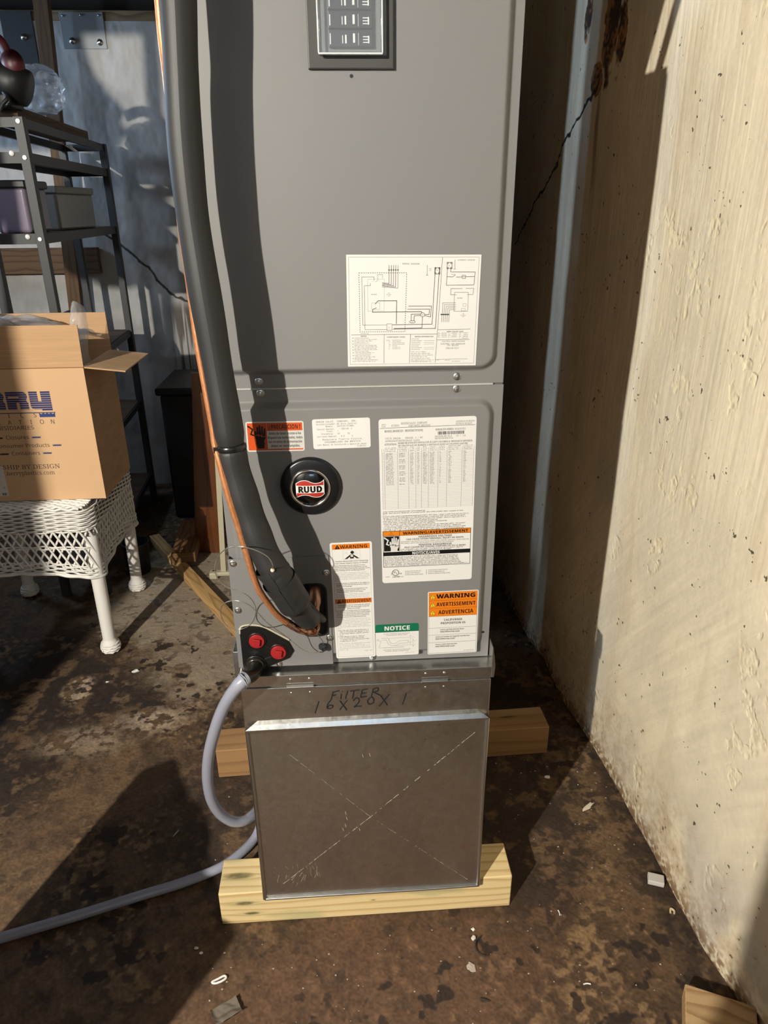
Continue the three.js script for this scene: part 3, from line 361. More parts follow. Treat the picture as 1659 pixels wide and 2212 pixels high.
sticker('rating_label', [[0.0308, 1.0716], [0.182, 1.0737], [0.1812, 0.7884], [0.0294, 0.7867]], canvasTex(1010, 1900, (g, w, h) => {
  paper(g, w, h); const s = (q, x, y, z, o = {}) => T(g, q, x, y, z, { font: 'serif', color: '#3a3a3a', ...o });
  s('MFG.', 30, 58, 20); s('FAB.', 30, 78, 20); s('07/2023', 130, 72, 28, { w: 80 }); s('RHEEM SALES  COMPANY', 230, 52, 30, { w: 270 }); s('FORT SMITH, ARKANSAS', 308, 80, 28, { w: 225 }); s('ASSEMBLED IN MEXICO', 795, 52, 22, { w: 195 }); s('REUNIR AU MEXIQUE', 795, 76, 22, { w: 170 }); LN(g, [[14, 96], [996, 92]], 4, '#444');
  s('MODEL/MODELE#', 58, 130, 30, { w: 195, weight: 'bold' }); s('RH1PZ3617STANNJ', 270, 130, 30, { w: 185, weight: 'bold' }); s('SERIAL/EN SERIE#', 585, 130, 28, { w: 190, weight: 'bold' }); s('W262337822', 785, 130, 28, { w: 115 });
  for (let x = 612; x < 885; x += rr(5, 11)) { g.fillStyle = '#333'; g.fillRect(x, 152, rr(2, 6), 34); }
  s('VOLTS  208/240', 64, 208, 26, { w: 160 }); s('PHASE   1  /  60', 272, 208, 26, { w: 180 }); s('REFRIGERANT/REFRIGERANT  R-410A', 64, 236, 26, { w: 360 }); s('MOTOR-HP./FLA      .33   /   2.8', 580, 204, 24, { w: 320 }); s('MOTEUR-PSC/FLA', 580, 226, 24, { w: 190 });
  s('ATTENTION:', 55, 272, 28, { weight: 'bold', w: 130 }); s("MARK HEATER KIT INSTALLED IN LEFT COLUMN/LA TROUSSE D'APPAREIL", 196, 262, 26, { w: 780, weight: 'bold' }); s('DE CHAUFFAGE DE MARQUE A INSTALLE DANS LA COLONNE GAUCHE', 196, 290, 26, { w: 730, weight: 'bold' });
  const cols = [28, 50, 190, 305, 380, 440, 514, 615, 710, 868, 992];
  for (let k = 0; k < 9; k++) for (let j = 0; j < 3; j++) greek(g, cols[k + 1] + 12, 312 + j * 18, (cols[k + 2] - cols[k + 1]) - 30, 10, '#666');
  for (const c of cols) LN(g, [[c, 318], [c, 1000]], 3, '#777'); for (let k = 0; k < 38; k++) { const y = 366 + k * 17.1; LN(g, [[28, y], [992, y - 4]], 2.2, '#8a8a8a'); if (k < 21) for (let j = 0; j < 9; j++) if (!(j === 1 && k % 4 === 3)) greek(g, cols[j + 1] + 16, y + 8, [75, 60, 32, 18, 40, 42, 10, 24, 24][j] + rr(-4, 6), 10, '#555', 0.9); }
  for (let k = 0; k < 13; k++) greek(g, 24, 1030 + k * 18.5, [460, 870, 30, 930, 890, 900, 590, 690, 560, 900, 850, 900, 880][k], 11, '#333');
  const y0 = 1262; g.fillStyle = '#cf7412'; g.fillRect(18, y0, 966, 56); BX(g, 18, y0, 966, 438, 5); LN(g, [[200, y0], [200, y0 + 248]], 5); LN(g, [[18, y0 + 56], [984, y0 + 56]], 4); tri(g, 108, y0 + 32, 24, '#cf7412', '#3a2408', '#3a2408');
  T(g, 'WARNING/AVERTISSEMENT', 596, y0 + 30, 46, { weight: 'bold', align: 'center', w: 720, color: '#171008', fat: 1.5 });
  g.fillStyle = '#0b0b0b'; g.fillRect(26, y0 + 62, 168, 180); shockHand(g, 26, y0 + 66, 178, '#c4c2bf', '#0b0b0b');
  T(g, 'HAZARDOUS VOLTAGE', 592, y0 + 78, 32, { weight: 'bold', align: 'center', w: 370 }); T(g, 'CAN CAUSE SEVERE PERSONAL INJURY OR DEATH.', 592, y0 + 106, 26, { weight: 'bold', align: 'center', w: 640 }); T(g, 'DISCONNECT THE REMOTE ELECTRICAL POWER SUPPLY BEFORE SERVICING.  MORE THAN ONE', 212, y0 + 132, 18, { w: 755 }); T(g, 'DISCONNECT SWITCH MAY BE REQUIRED TO DE-ENERGIZE THIS EQUIPMENT.', 212, y0 + 152, 18, { w: 590 });
  T(g, 'TENSION DANGEREUSE', 592, y0 + 178, 32, { weight: 'bold', align: 'center', w: 370 }); T(g, 'PEUT CAUSER DES LESIONS CORPORELLES OU LA MORT', 592, y0 + 204, 26, { weight: 'bold', align: 'center', w: 680 }); greek(g, 212, y0 + 226, 690, 11, '#333'); greek(g, 212, y0 + 242, 560, 11, '#333');
  g.fillStyle = '#0b0b0b'; g.fillRect(18, y0 + 252, 966, 48); T(g, 'NOTICE/AVIS', 490, y0 + 277, 44, { weight: 'bold', align: 'center', color: '#c4c2bf', w: 310, fat: 1.5 });
  for (let k = 0; k < 7; k++) greek(g, 28, y0 + 318 + k * 17.5, rr(800, 920), 11, '#333'); T(g, '92-22852-01-01', 880, y0 + 425, 12);
  g.strokeStyle = '#1a1a1a'; g.lineWidth = 6; g.beginPath(); g.arc(150, 1774, 36, 0, 7); g.stroke(); T(g, 'U', 138, 1766, 34, { weight: 'bold', align: 'center' }); T(g, 'L', 162, 1782, 30, { weight: 'bold', align: 'center' }); T(g, 'C', 98, 1788, 24, { weight: 'bold' }); T(g, 'US', 190, 1788, 24, { weight: 'bold' }); T(g, 'LISTED', 115, 1826, 26, { weight: 'bold' }); T(g, '39A2', 205, 1828, 16); T(g, 'RHPAC', 36, 1824, 16);
  ['SECTION OF FAN COIL UNIT ALSO', 'SECTION OF HEAT PUMP ALSO', 'ELECTRIC CENTRAL HEATING FURNACE'].forEach((q, k) => T(g, q, 256, 1762 + k * 22, 18, { w: [180, 165, 205][k] })); ['SECTION DE VENTILO-CONVECTEUR AUSSI', 'SECTION DE THERMOPOMPE AUSSI', 'APPAREIL DE CHAUFFAGE ELECTRIQUE CENTRAL'].forEach((q, k) => T(g, q, 515, 1760 + k * 22, 18, { w: [220, 185, 250][k] })); LN(g, [[496, 1750], [496, 1812]], 3);
}), 'large white rating plate with an orange warning band', 0.005);
sticker('carbon_monoxide_label', [[-0.0511, 0.8651], [0.018, 0.8659], [0.0156, 0.6401], [-0.0539, 0.6387]], canvasTex(560, 1800, (g, w, h) => {
  paper(g, w, h); BX(g, 30, 26, 500, 1748, 2, '#555'); g.fillStyle = '#cf6f16'; g.fillRect(30, 26, 500, 74); tri(g, 98, 70, 34, '#140c06', '#140c06', '#cf6f16'); T(g, 'WARNING', 134, 66, 66, { weight: 'bold', color: '#1c0d05', w: 368 });
  BX(g, 168, 116, 230, 132, 2, '#888'); FP(g, [[188, 244], [266, 182], [286, 176], [300, 176], [386, 240], [352, 240], [312, 212], [312, 240], [262, 240], [262, 212], [222, 244]], '#141414'); g.fillStyle = '#c4c2bf'; g.beginPath(); g.arc(287, 200, 19, 0, 7); g.fill(); g.fillStyle = '#141414'; g.beginPath(); g.arc(294, 150, 23, 0, 7); g.fill(); g.fillRect(270, 150, 14, 10);
  for (const [x, d] of [[215, 1], [348, -1]]) { g.strokeStyle = '#aaa'; g.lineWidth = 3; for (let k = 0; k < 4; k++) { g.beginPath(); g.arc(x + rr(-22, 22), 158 + rr(-14, 14), rr(8, 16), rr(0, 3), rr(3.5, 6)); g.stroke(); } }
  T(g, 'Carbon Monoxide (CO) Poisoning', 280, 276, 26, { align: 'center', w: 440, fat: 0.7 }); T(g, 'Can Cause Severe Injury or Death.', 280, 306, 26, { align: 'center', w: 445, fat: 0.7 });
  ['Carbon Monoxide from the exhaust of motor', 'vehicles and other fuel burning devices can be', 'drawn into the living space by the operation of the', 'central heating and air conditioning system.'].forEach((s, k) => T(g, s, 40, 340 + k * 24, 21, { w: [420, 445, 480, 420][k], fat: 0.6 }));
  ['Exhaust from motor vehicles, generators, garden', 'tractors, mowers, portable heaters, charcoal and gas', 'grills, gasoline powered tools, and outdoor camping', 'equipment contains carbon monoxide, a poisonous', 'gas that can kill you.  You cannot see it, smell it, or', 'taste it.'].forEach((s, k) => T(g, s, 42, 448 + k * 24, 20, { w: [430, 465, 468, 455, 450, 60][k], color: '#777' }));
  ['• Do NOT operate an automobile or any engine in a', '   garage for more than the few seconds it takes to', '   enter or exit the garage.', '• Do NOT operate any fuel burning device in an', '   enclosed or partly enclosed space, or near', '   building windows, doors or air intakes.'].forEach((s, k) => T(g, s, 44, 606 + k * 24 + (k > 2 ? 12 : 0), 20, { w: [470, 460, 230, 435, 410, 380][k], fat: 0.7 }));
  ['The U.S. Consumer Product Safety Commission (CPSC)', 'and Health Canada recommend the installation of UL or', 'CSA certified Carbon Monoxide Alarm(s) in every home.'].forEach((s, k) => T(g, s, 46, 772 + k * 24, 20, { w: [470, 455, 465][k], color: '#777' }));
  g.fillStyle = '#c66a1e'; g.fillRect(30, 846, 500, 72); tri(g, 84, 890, 32, '#140c06', '#140c06', '#c66a1e'); T(g, 'AVERTISSEMENT', 118, 884, 64, { weight: 'bold', color: '#1c0d05', w: 402 });
  ["L'empoisonnement au monoxyde de carbone", '(CO) peut causer des dommages corporels', 'graves ou mortels.'].forEach((s, k) => T(g, s, 280, 944 + k * 27, 24, { align: 'center', w: [450, 430, 180][k], fat: 0.7 }));
  ["Du monoxyde de carbone venant de l'échappement", "des véhicules automobiles et d'autres appareillages", "carburant ou mazout peut être attiré dans l'espace", 'de vie par le fonctionnement par le système de', "chauffage central et de conditionnement d'air."].forEach((s, k) => T(g, s, 42, 1030 + k * 25, 20, { w: [455, 468, 450, 448, 410][k], fat: 0.7 }));
  for (let k = 0; k < 7; k++) greek(g, 46, 1162 + k * 25, k === 6 ? 50 : rr(400, 465), 13, '#999'); for (let k = 0; k < 8; k++) greek(g, 62, 1346 + k * 25, [410, 410, 415, 45, 350, 340, 410, 235][k], 14, '#444'); for (let k = 0; k < 5; k++) greek(g, 50, 1560 + k * 26, [450, 360, 430, 440, 120][k], 13, '#999'); for (const y of [1346, 1446]) { g.fillStyle = '#222'; g.beginPath(); g.arc(48, y, 5, 0, 7); g.fill(); }
  greek(g, 410, 1690, 110, 11, '#777');
}), 'tall white carbon monoxide warning sticker with orange bands', 0.004);
sticker('drain_notice_label', [[0.0189, 0.705], [0.0938, 0.7053], [0.0953, 0.641], [0.0189, 0.6399]], canvasTex(760, 640, (g, w, h) => {
  paper(g, w, h); g.fillStyle = '#0a6446'; g.fillRect(0, 0, w, 158); T(g, 'NOTICE', 380, 82, 112, { weight: 'bold', align: 'center', color: '#c8c6c2', w: 460, fat: 4 });
  T(g, 'DO NOT OPERATE UNIT WITHOUT', 370, 192, 28, { align: 'center', w: 470, color: '#555' }); T(g, 'CONDENSATE DRAIN TRAP', 370, 220, 28, { align: 'center', w: 370, color: '#555' }); T(g, 'UNIT', 18, 300, 20, { color: '#555' });
  const c = '#555'; LN(g, [[100, 278], [215, 276], [235, 300], [240, 330]], 4, c); LN(g, [[110, 312], [190, 312], [205, 350], [220, 400], [270, 432], [330, 436], [385, 420], [420, 395], [575, 390]], 4, c); LN(g, [[232, 300], [246, 350], [270, 388], [320, 398], [360, 385], [410, 345], [575, 340], [575, 390]], 4, c); LN(g, [[235, 284], [680, 280]], 3, c); LN(g, [[575, 362], [710, 360]], 3, c); LN(g, [[330, 437], [700, 432]], 3, c); LN(g, [[95, 330], [55, 470], [500, 462]], 3, c); LN(g, [[20, 318], [95, 330]], 3, c);
  for (const [x, y, d] of [[612, 262, 1], [662, 342, 1], [612, 380, -1], [662, 446, -1]]) FP(g, [[x, y], [x - 8, y - 18 * d], [x + 8, y - 18 * d]], '#333'); T(g, '3"', 600, 320, 28, { color: '#444' }); T(g, '3"', 648, 398, 28, { color: '#444' });
  T(g, 'DO NOT OVERTIGHTEN DRAIN FITTING', 130, 478, 16, { w: 370, color: '#777' }); T(g, 'UNIT MUST BE SLIGHTLY INCLINED', 370, 520, 28, { align: 'center', w: 490, color: '#555' }); T(g, 'TOWARD DRAIN CONNECTION', 370, 548, 28, { align: 'center', w: 420, color: '#555' }); T(g, '92-102770-01-00', 520, 588, 20, { color: '#666' });
}), 'white notice sticker with a green header and trap diagram', 0.004);
sticker('proposition_label', [[0.1082, 0.7664], [0.1957, 0.7672], [0.1992, 0.6408], [0.1118, 0.6393]], canvasTex(760, 1100, (g, w, h) => {
  paper(g, w, h); BX(g, 16, 16, 728, 1066, 3); g.fillStyle = '#d27212'; g.fillRect(16, 16, 728, 410); [['WARNING', 590, 96], ['AVERTISSEMENT', 590, 88], ['ADVERTENCIA', 530, 92]].forEach(([s, ww, z], k) => { tri(g, 74, 92 + k * 137, 44, '#cfbe2e', '#5a3a08', '#5a3a08'); T(g, s, 424, 84 + k * 137, z, { weight: 'bold', align: 'center', w: ww, color: '#1a0f06', fat: k ? 1 : 4 }); LN(g, [[16, 153 + k * 137], [744, 153 + k * 137]], 3); });
  T(g, 'CALIFORNIA', 384, 494, 50, { weight: 'bold', align: 'center', w: 280 }); T(g, 'PROPOSITION 65', 384, 552, 50, { weight: 'bold', align: 'center', w: 380 });
  [632, 756, 890].forEach(y => LN(g, [[16, y], [744, y]], 3)); [['Cancer and Reproductive Harm-', 190, 664], ['Cancer et Troubles de l’appareil reproducteur', 118, 790], ['Cáncer y Daño Reproductivo-', 118, 926]].forEach(([s, x, y], k) => { T(g, s, x, y, 30, { weight: 'bold', w: [370, 530, 340][k] }); T(g, 'www.P65Warnings.ca.gov', x, y + 34, 30, { weight: 'bold', w: 300 }); LN(g, [[x, y + 48], [x + 300, y + 48]], 2); }); T(g, '92-22284-00-00-1', 560, 1054, 20, { w: 170 });
}), 'white sticker with three orange warning bands', 0.003);
// ---------------------------------------------------------------- filter rack box under the air handler
const galvUV = (g, s = 4) => { const p = g.attributes.position, n = g.attributes.normal, uv = g.attributes.uv; for (let i = 0; i < p.count; i++) { const ax = Math.abs(n.getX(i)), ay = Math.abs(n.getY(i)); uv.setXY(i, (ax > 0.7 ? p.getZ(i) : p.getX(i)) * s, (ay > 0.7 ? p.getZ(i) : p.getY(i)) * s); } return g; };
{
  const F = thing('filter_box', 'galvanized filter box with hinged cross-broken door under the air handler', 'filter box');
  part('body', galvUV(bx(-0.2185, 0.2225, 0.0895, 0.6205, -0.53, 0.0275)), galv, F);
  part('top_ledge', galvUV(rb(-0.2205, 0.2245, 0.6195, 0.6215, -0.005, 0.0315, 0.0006)), galv, F);
  part('hinge_strip', galvUV(rb(-0.2195, 0.2235, 0.5985, 0.6212, 0.028, 0.0308, 0.0008)), galv, F);
  const fl = merge([galvUV(poly([[0, 0.598], [0.0045, 0.598], [0.006, 0.622], [0.004, 0.639], [0.001, 0.66], [0, 0.66]], 0.03))]); fl.rotateY(0); fl.translate(0.2235, 0, 0); part('corner_tab', fl, galv, F);
  part('corner_tab', galvUV(rb(-0.2335, -0.2205, 0.594, 0.65, -0.12, -0.005, 0.001)), galv, F);
  part('rear_flange', galvUV(rb(-0.302, -0.219, 0.0892, 0.62, -0.475, -0.46, 0.001)), steelDull, F);
  part('rear_flange', galvUV(rb(-0.2335, -0.219, 0.25, 0.62, -0.14, -0.12, 0.001)), steelDull, F);
  const D = part('door', galvUV(rb(-0.2195, 0.2225, 0.5105, 0.5955, 0.0285, 0.0315, 0.0008)), galv, F, 'flat upper strip with handwriting');
  // standing seam lip with mitred ends
  const lip = new THREE.BufferGeometry(), sec = [[0.504, 0.0315], [0.5055, 0.0405], [0.513, 0.0415], [0.521, 0.037], [0.5265, 0.0315]], xl = [-0.2175, 0.2215], pos = [];
  const L = (k, s) => { const inset = [0.012, 0.01, 0.0, 0.012, 0.022][k]; return [s < 0 ? xl[0] + inset : xl[1] - inset, sec[k][0] + (s > 0 ? 0.0045 : 0), sec[k][1]]; };
  for (let k = 0; k < 4; k++) pos.push(...L(k, -1), ...L(k, 1), ...L(k + 1, 1), ...L(k, -1), ...L(k + 1, 1), ...L(k + 1, -1));
  for (const s of [-1, 1]) for (let k = 1; k < 4; k++) pos.push(...(s > 0 ? [L(0, s), L(k + 1, s), L(k, s)] : [L(0, s), L(k, s), L(k + 1, s)]).flat());
  lip.setAttribute('position', new THREE.Float32BufferAttribute(pos, 3)); lip.setAttribute('uv', new THREE.Float32BufferAttribute(new Float32Array(pos.length / 3 * 2), 2)); lip.computeVertexNormals();
  part('lip', galvUV(lip), galv, D, 'folded lip across the door');
  // cross-broken panel: four facets meeting in a shallow ridge
  const x0 = -0.214, x1 = 0.219, yt = 0.508, yb = 0.078, mx = 0.003, my = 0.288, N = 22, zf = (x, y) => { const u = (x - mx) / (x1 - mx), v = (y - my) / ((yt - yb) / 2), r = Math.max(Math.abs(u), Math.abs(v)); return 0.0315 + 0.0048 * (1 - r) + 0.0006 * (fbm(x * 9, y * 9, 2) - 0.5); };
  const pg = quadGrid(x1 - x0, yt - yb, 90, 90, (a, b) => { const x = a + (x0 + x1) / 2, y = b + (yt + yb) / 2; return [x, y, zf(x, y)]; });
  const panel = part('cross_broken_panel', galvUV(pg), galv, D, 'door skin creased corner to corner');
  const scr = []; const line = (ax, ay, bx2, by, n) => { for (let k = 0; k < n; k++) { const t = rnd(), w = rr(0.002, 0.008) / Math.hypot(bx2 - ax, by - ay), p = s => { const x = mix(ax, bx2, clamp(s)), y = mix(ay, by, clamp(s)); return [x + rr(-0.0005, 0.0005), y + rr(-0.0005, 0.0005), zf(x, y) + 0.0003]; }; scr.push(tube([p(t), p(t + w / 2), p(t + w)], rr(0.00012, 0.00028), 2, 4)); } };
  line(x0 + 0.03, yb + 0.03, mx, my, 60); line(mx, my, x1 - 0.02, yt - 0.03, 46); line(x0 + 0.07, yt - 0.06, mx, my, 40); line(mx, my, x1 - 0.02, yb + 0.02, 40);
  for (let k = 0; k < 26; k++) { const x = rr(-0.19, -0.1), y = rr(0.1, 0.16), a = rr(0.9, 2.2), l = rr(0.006, 0.02); scr.push(tube([[x, y, zf(x, y) + 0.0003], [x + Math.cos(a) * l, y + Math.sin(a) * l, zf(x + Math.cos(a) * l, y + Math.sin(a) * l) + 0.0003]], 0.00018, 2, 4)); }
  for (const [x, y] of [[-0.046, 0.305], [-0.044, 0.29], [-0.047, 0.272], [-0.052, 0.262], [-0.02, 0.26], [-0.01, 0.44], [0.003, 0.442]]) scr.push(tube([[x, y, zf(x, y) + 0.0003], [x + 0.002, y - 0.008, zf(x, y) + 0.0003]], 0.0005, 3, 4));
  part('scratch', merge(scr), M([0.5, 0.46, 0.38], 0.7), panel, 'pale scratches along the creases');
  part('edge_seam', merge([tube([[x0 - 0.002, yt, 0.0335], [x0 - 0.0005, 0.3, 0.0335], [x0 - 0.002, yb, 0.0335]], 0.0036, 20, 8), tube([[x1 + 0.002, yt + 0.004, 0.0335], [x1 + 0.001, 0.3, 0.0335], [x1 + 0.003, yb + 0.003, 0.0335]], 0.0036, 20, 8), tube([[x0 - 0.002, yb - 0.001, 0.0335], [-0.05, yb + 0.0008, 0.034], [0.1, yb + 0.0012, 0.034], [x1 + 0.003, yb + 0.003, 0.0335]], 0.0032, 24, 8)]), galv, D);
  for (const hx of [-0.1155, 0.122]) {
    const h = part('hinge', merge([galvUV(rb(hx - 0.0235, hx + 0.0235, 0.5885, 0.6045, 0.0305, 0.0316, 0.0004)), (() => { const c = cyl(0.0026, 0.0026, 0.047, 14); c.rotateZ(Math.PI / 2); c.translate(hx, 0.597, 0.0325); return c; })()]), zinc, F);
    for (const dx of [-0.0165, 0.0165]) for (const y of [0.6125, 0.5835]) { const r = lathe([[0, 0.0016], [0.0018, 0.0012], [0.0027, 0]], 14); r.rotateX(Math.PI / 2); r.translate(hx + dx, y, 0.0308); part('rivet', r, zinc, h); }
  }
  // marker handwriting: FiLTER / 16X20X1
  const ink = [], pen = (pts, r = 0.00115) => ink.push(tube(pts.map(([u, v]) => [u, v, 0.0318]), r, pts.length * 6, 5));
  const W1 = (s, ox, oy, k) => s.forEach(l => pen(l.map(([a, b]) => [ox + a * k, oy + b * k + a * k * 0.1])));
  W1([[[0, 0], [0.25, 1]], [[0.2, 0.95], [0.95, 1.05]], [[0.15, 0.5], [0.6, 0.58]]], -0.0628, 0.566, 0.0165);
  W1([[[0, 0], [0.08, 0.62]], [[0.16, 0.92], [0.2, 0.97]]], -0.0455, 0.5665, 0.0165);
  W1([[[0.12, 0.02], [0.42, 1]]], -0.0395, 0.5665, 0.017);
  W1([[[0.35, 0], [0.55, 0.95]], [[0.1, 0.95], [1.15, 1.0]]], -0.0305, 0.5665, 0.0165);
  W1([[[0.1, 0.0], [0.3, 0.95]], [[0.28, 0.93], [0.9, 1.0]], [[0.2, 0.48], [0.75, 0.52]], [[0.1, 0.0], [0.78, 0.04]]], -0.012, 0.568, 0.0165);
  W1([[[0.05, 0], [0.28, 0.95]], [[0.25, 0.93], [0.8, 0.98], [0.75, 0.62], [0.22, 0.5]], [[0.3, 0.5], [0.95, 0.0]]], 0.008, 0.5695, 0.0165);
  W1([[[0.0, -0.1], [0.35, 1.0]]], -0.0925, 0.5405, 0.0225);
  W1([[[0.5, 1.0], [0.15, 0.5], [0.1, 0.12], [0.4, 0.02], [0.62, 0.25], [0.35, 0.38], [0.14, 0.2]]], -0.0725, 0.5455, 0.0205);
  W1([[[0.0, 0.05], [0.6, 0.85]], [[0.05, 0.9], [0.55, -0.05]]], -0.0485, 0.5415, 0.0235);
  W1([[[0.0, 0.75], [0.25, 1.0], [0.5, 0.8], [0.4, 0.45], [0.02, 0.08], [0.25, 0.12], [0.7, 0.1]]], -0.0235, 0.5455, 0.0215);
  W1([[[0.25, 0.85], [0.02, 0.5], [0.15, 0.15], [0.5, 0.2], [0.6, 0.6], [0.4, 0.9], [0.2, 0.82]]], 0.0015, 0.5495, 0.0195);
  W1([[[0.0, 0.0], [0.75, 0.95]], [[0.1, 0.95], [0.6, 0.0]]], 0.0225, 0.547, 0.0245);
  W1([[[0.0, 0.0], [0.3, 1.05]]], 0.0645, 0.5485, 0.0225);
  part('handwriting', merge(ink), M([0.006, 0.006, 0.008], 0.95), D, 'black marker writing FILTER 16X20X1');
}
// treated timber blocks
const blockTex = woodTex(1024, 512, [0.86, 0.77, 0.57], [0.74, 0.61, 0.4], 8, [[0.085, 0.33, 0.06], [0.105, 0.16, 0.05], [0.06, 0.74, 0.1], [0.52, 0.25, 0.015]], [0.55, 0.58, 0.42]);
const blockM = new THREE.MeshPhysicalMaterial({ map: blockTex, roughness: 0.75 });
{
  const g = rb(-0.303, 0.303, 0, 0.089, -0.0425, 0.0425, 0.003), p = g.attributes.position, n = g.attributes.normal, uv = g.attributes.uv;
  for (let i = 0; i < p.count; i++) uv.setXY(i, (p.getX(i) + 0.303) / 0.606 + (Math.abs(n.getX(i)) > 0.7 ? p.getZ(i) : 0), n.getY(i) > 0.7 ? 0.5 + (0.0425 - p.getZ(i)) / 0.17 : p.getY(i) / 0.178);
  const b = single('timber_block', g, blockM, 'pale knotty timber block under the front of the filter box', 'timber'); b.position.set(-0.0075, 0, -0.0175); b.rotation.y = 0.006;
  const g2 = rb(-0.44, 0.44, 0, 0.089, -0.0425, 0.0425, 0.003), p2 = g2.attributes.position, n2 = g2.attributes.normal, u2 = g2.attributes.uv;
  for (let i = 0; i < p2.count; i++) u2.setXY(i, 0.95 - (p2.getX(i) + 0.44) / 1.2, n2.getY(i) > 0.7 ? 0.45 + (0.0425 - p2.getZ(i)) / 0.17 : 0.1 + p2.getY(i) / 0.2);
  const b2 = single('timber_block', g2, new THREE.MeshPhysicalMaterial({ map: woodTex(1024, 512, [0.6, 0.46, 0.3], [0.52, 0.38, 0.24], 5, [[0.2, 0.3, 0.03], [0.3, 0.75, 0.04]]), roughness: 0.75 }), 'brown timber block under the rear of the filter box', 'timber'); b2.position.set(0.057, 0, -0.451); b2.rotation.y = 0.036;
}
// ---------------------------------------------------------------- refrigerant lines
const foamBump = dataTex(512, 512, (u, v) => { const k = 0.5 * fbm(u * 260, v * 40, 3) + 0.5 * vn(u * 400, v * 90); return [k, k, k]; }, false, THREE.RepeatWrapping);
const foam = M([0.02, 0.02, 0.021], 0.55, { bumpMap: foamBump, bumpScale: 0.00006 });
const copperTex = dataTex(256, 1024, (u, v) => { const n = fbm(u * 8, v * 60, 4); return mix3([0.84, 0.58, 0.4], [0.79, 0.52, 0.34], ss(0.35, 0.7, n)); }, true, THREE.RepeatWrapping);
const copper = new THREE.MeshPhysicalMaterial({ map: copperTex, metalness: 0.55, roughness: 0.4 });
{
  const S = thing('suction_line', 'thick black foam-insulated refrigerant pipe entering the air handler', 'pipe');
  const P = [[-0.17, 2.2, 0.08], [-0.18, 1.85, 0.085], [-0.1925, 1.65, 0.086], [-0.1961, 1.5866, 0.086], [-0.201, 1.5193, 0.086], [-0.2052, 1.4474, 0.086], [-0.2054, 1.3704, 0.088], [-0.201, 1.2879, 0.089], [-0.1962, 1.2204, 0.089], [-0.192, 1.1583, 0.089], [-0.1877, 1.1032, 0.09], [-0.1852, 1.0586, 0.09]];
  part('upper_insulation', taperTube(P, (t) => 0.0206 + 0.0006 * Math.sin(t * 40) - 0.0035 * ss(0.985, 1, t), 120, 28), foam, S);
  const Q = [[-0.1852, 1.0592, 0.09], [-0.1835, 1.0352, 0.091], [-0.1773, 0.9999, 0.092], [-0.1694, 0.964, 0.094], [-0.1609, 0.9314, 0.097], [-0.1473, 0.8902, 0.1], [-0.1368, 0.866, 0.1], [-0.128, 0.845, 0.097]];
  part('lower_insulation', taperTube(Q, t => 0.0208 + 0.0012 * ss(0.1, 0.25, t) - 0.004 * ss(0.03, 0, t) + 0.0006 * Math.sin(t * 23), 80, 28), foam, S);
  const lump = (t, a) => 1 + 0.05 * (fbm(t * 5, a * 1.3, 2) - 0.5) * 2;
  part('sleeve', taperTube([[-0.1435, 0.8745, 0.1005], [-0.133, 0.853, 0.0985], [-0.1265, 0.835, 0.095]], (t, a) => (0.0245 + 0.0005 * t) * lump(t, a), 24, 28), foam, S, 'overlapping collar of foam insulation');
  part('sleeve', taperTube([[-0.132, 0.848, 0.0975], [-0.121, 0.823, 0.092], [-0.1125, 0.8, 0.084], [-0.1085, 0.79, 0.08]], (t, a) => (0.0272 - 0.0015 * t - 0.006 * ss(0.88, 1, t)) * lump(t + 3, a), 30, 28), foam, S, 'overlapping collar of foam insulation');
  part('sleeve', taperTube([[-0.1135, 0.802, 0.083], [-0.1035, 0.777, 0.072], [-0.094, 0.755, 0.058], [-0.0885, 0.742, 0.044]], (t, a) => (0.0212 - 0.002 * t - 0.008 * ss(0.82, 1, t)) * lump(t + 7, a), 34, 26), foam, S, 'narrow foam collar at the pipe end');
  part('foam_flap', taperTube([[-0.088, 0.757, 0.05], [-0.0795, 0.748, 0.045], [-0.0735, 0.7385, 0.036], [-0.07, 0.727, 0.024]], t => 0.0085 - 0.003 * t, 16, 12), foam, S);
  part('copper_stub', taperTube([[-0.0835, 0.782, -0.02], [-0.0825, 0.778, 0.015], [-0.0815, 0.768, 0.032], [-0.083, 0.752, 0.043]], t => 0.0098 - 0.0022 * ss(0.75, 0.85, t), 20, 18), M([0.36, 0.2, 0.13], 0.35, { metalness: 0.85 }), S, 'darkened copper pipe end');
  const tie = new THREE.TorusGeometry(0.0196, 0.0022, 8, 40); tie.scale(1, 1, 2.2); tie.rotateX(Math.PI / 2 - 0.08); tie.rotateZ(0.06); tie.translate(-0.1852, 1.0585, 0.09);
  const t = part('cable_tie', tie, M([0.01, 0.01, 0.011], 0.28), S, 'glossy black cable tie'); part('tie_head', rb(-0.2085, -0.2, 1.053, 1.0625, 0.093, 0.102, 0.0012), M([0.01, 0.01, 0.011], 0.28), t);
  const tear = []; for (let k = 0; k < 9; k++) { const y = 1.035 - k * 0.0045, x = -0.2005 + k * 0.0018; tear.push(tube([[x - 0.0018, y + 0.003, 0.1035], [x + rr(0, 0.002), y, 0.1052], [x + rr(-0.002, 0.0025), y - 0.004, 0.1035]], 0.0013, 4, 5)); } part('torn_edge', merge(tear), M([0.006, 0.006, 0.006], 0.9), S);
  const L = thing('liquid_line', 'thin bare copper tube running beside the black insulated pipe', 'pipe');
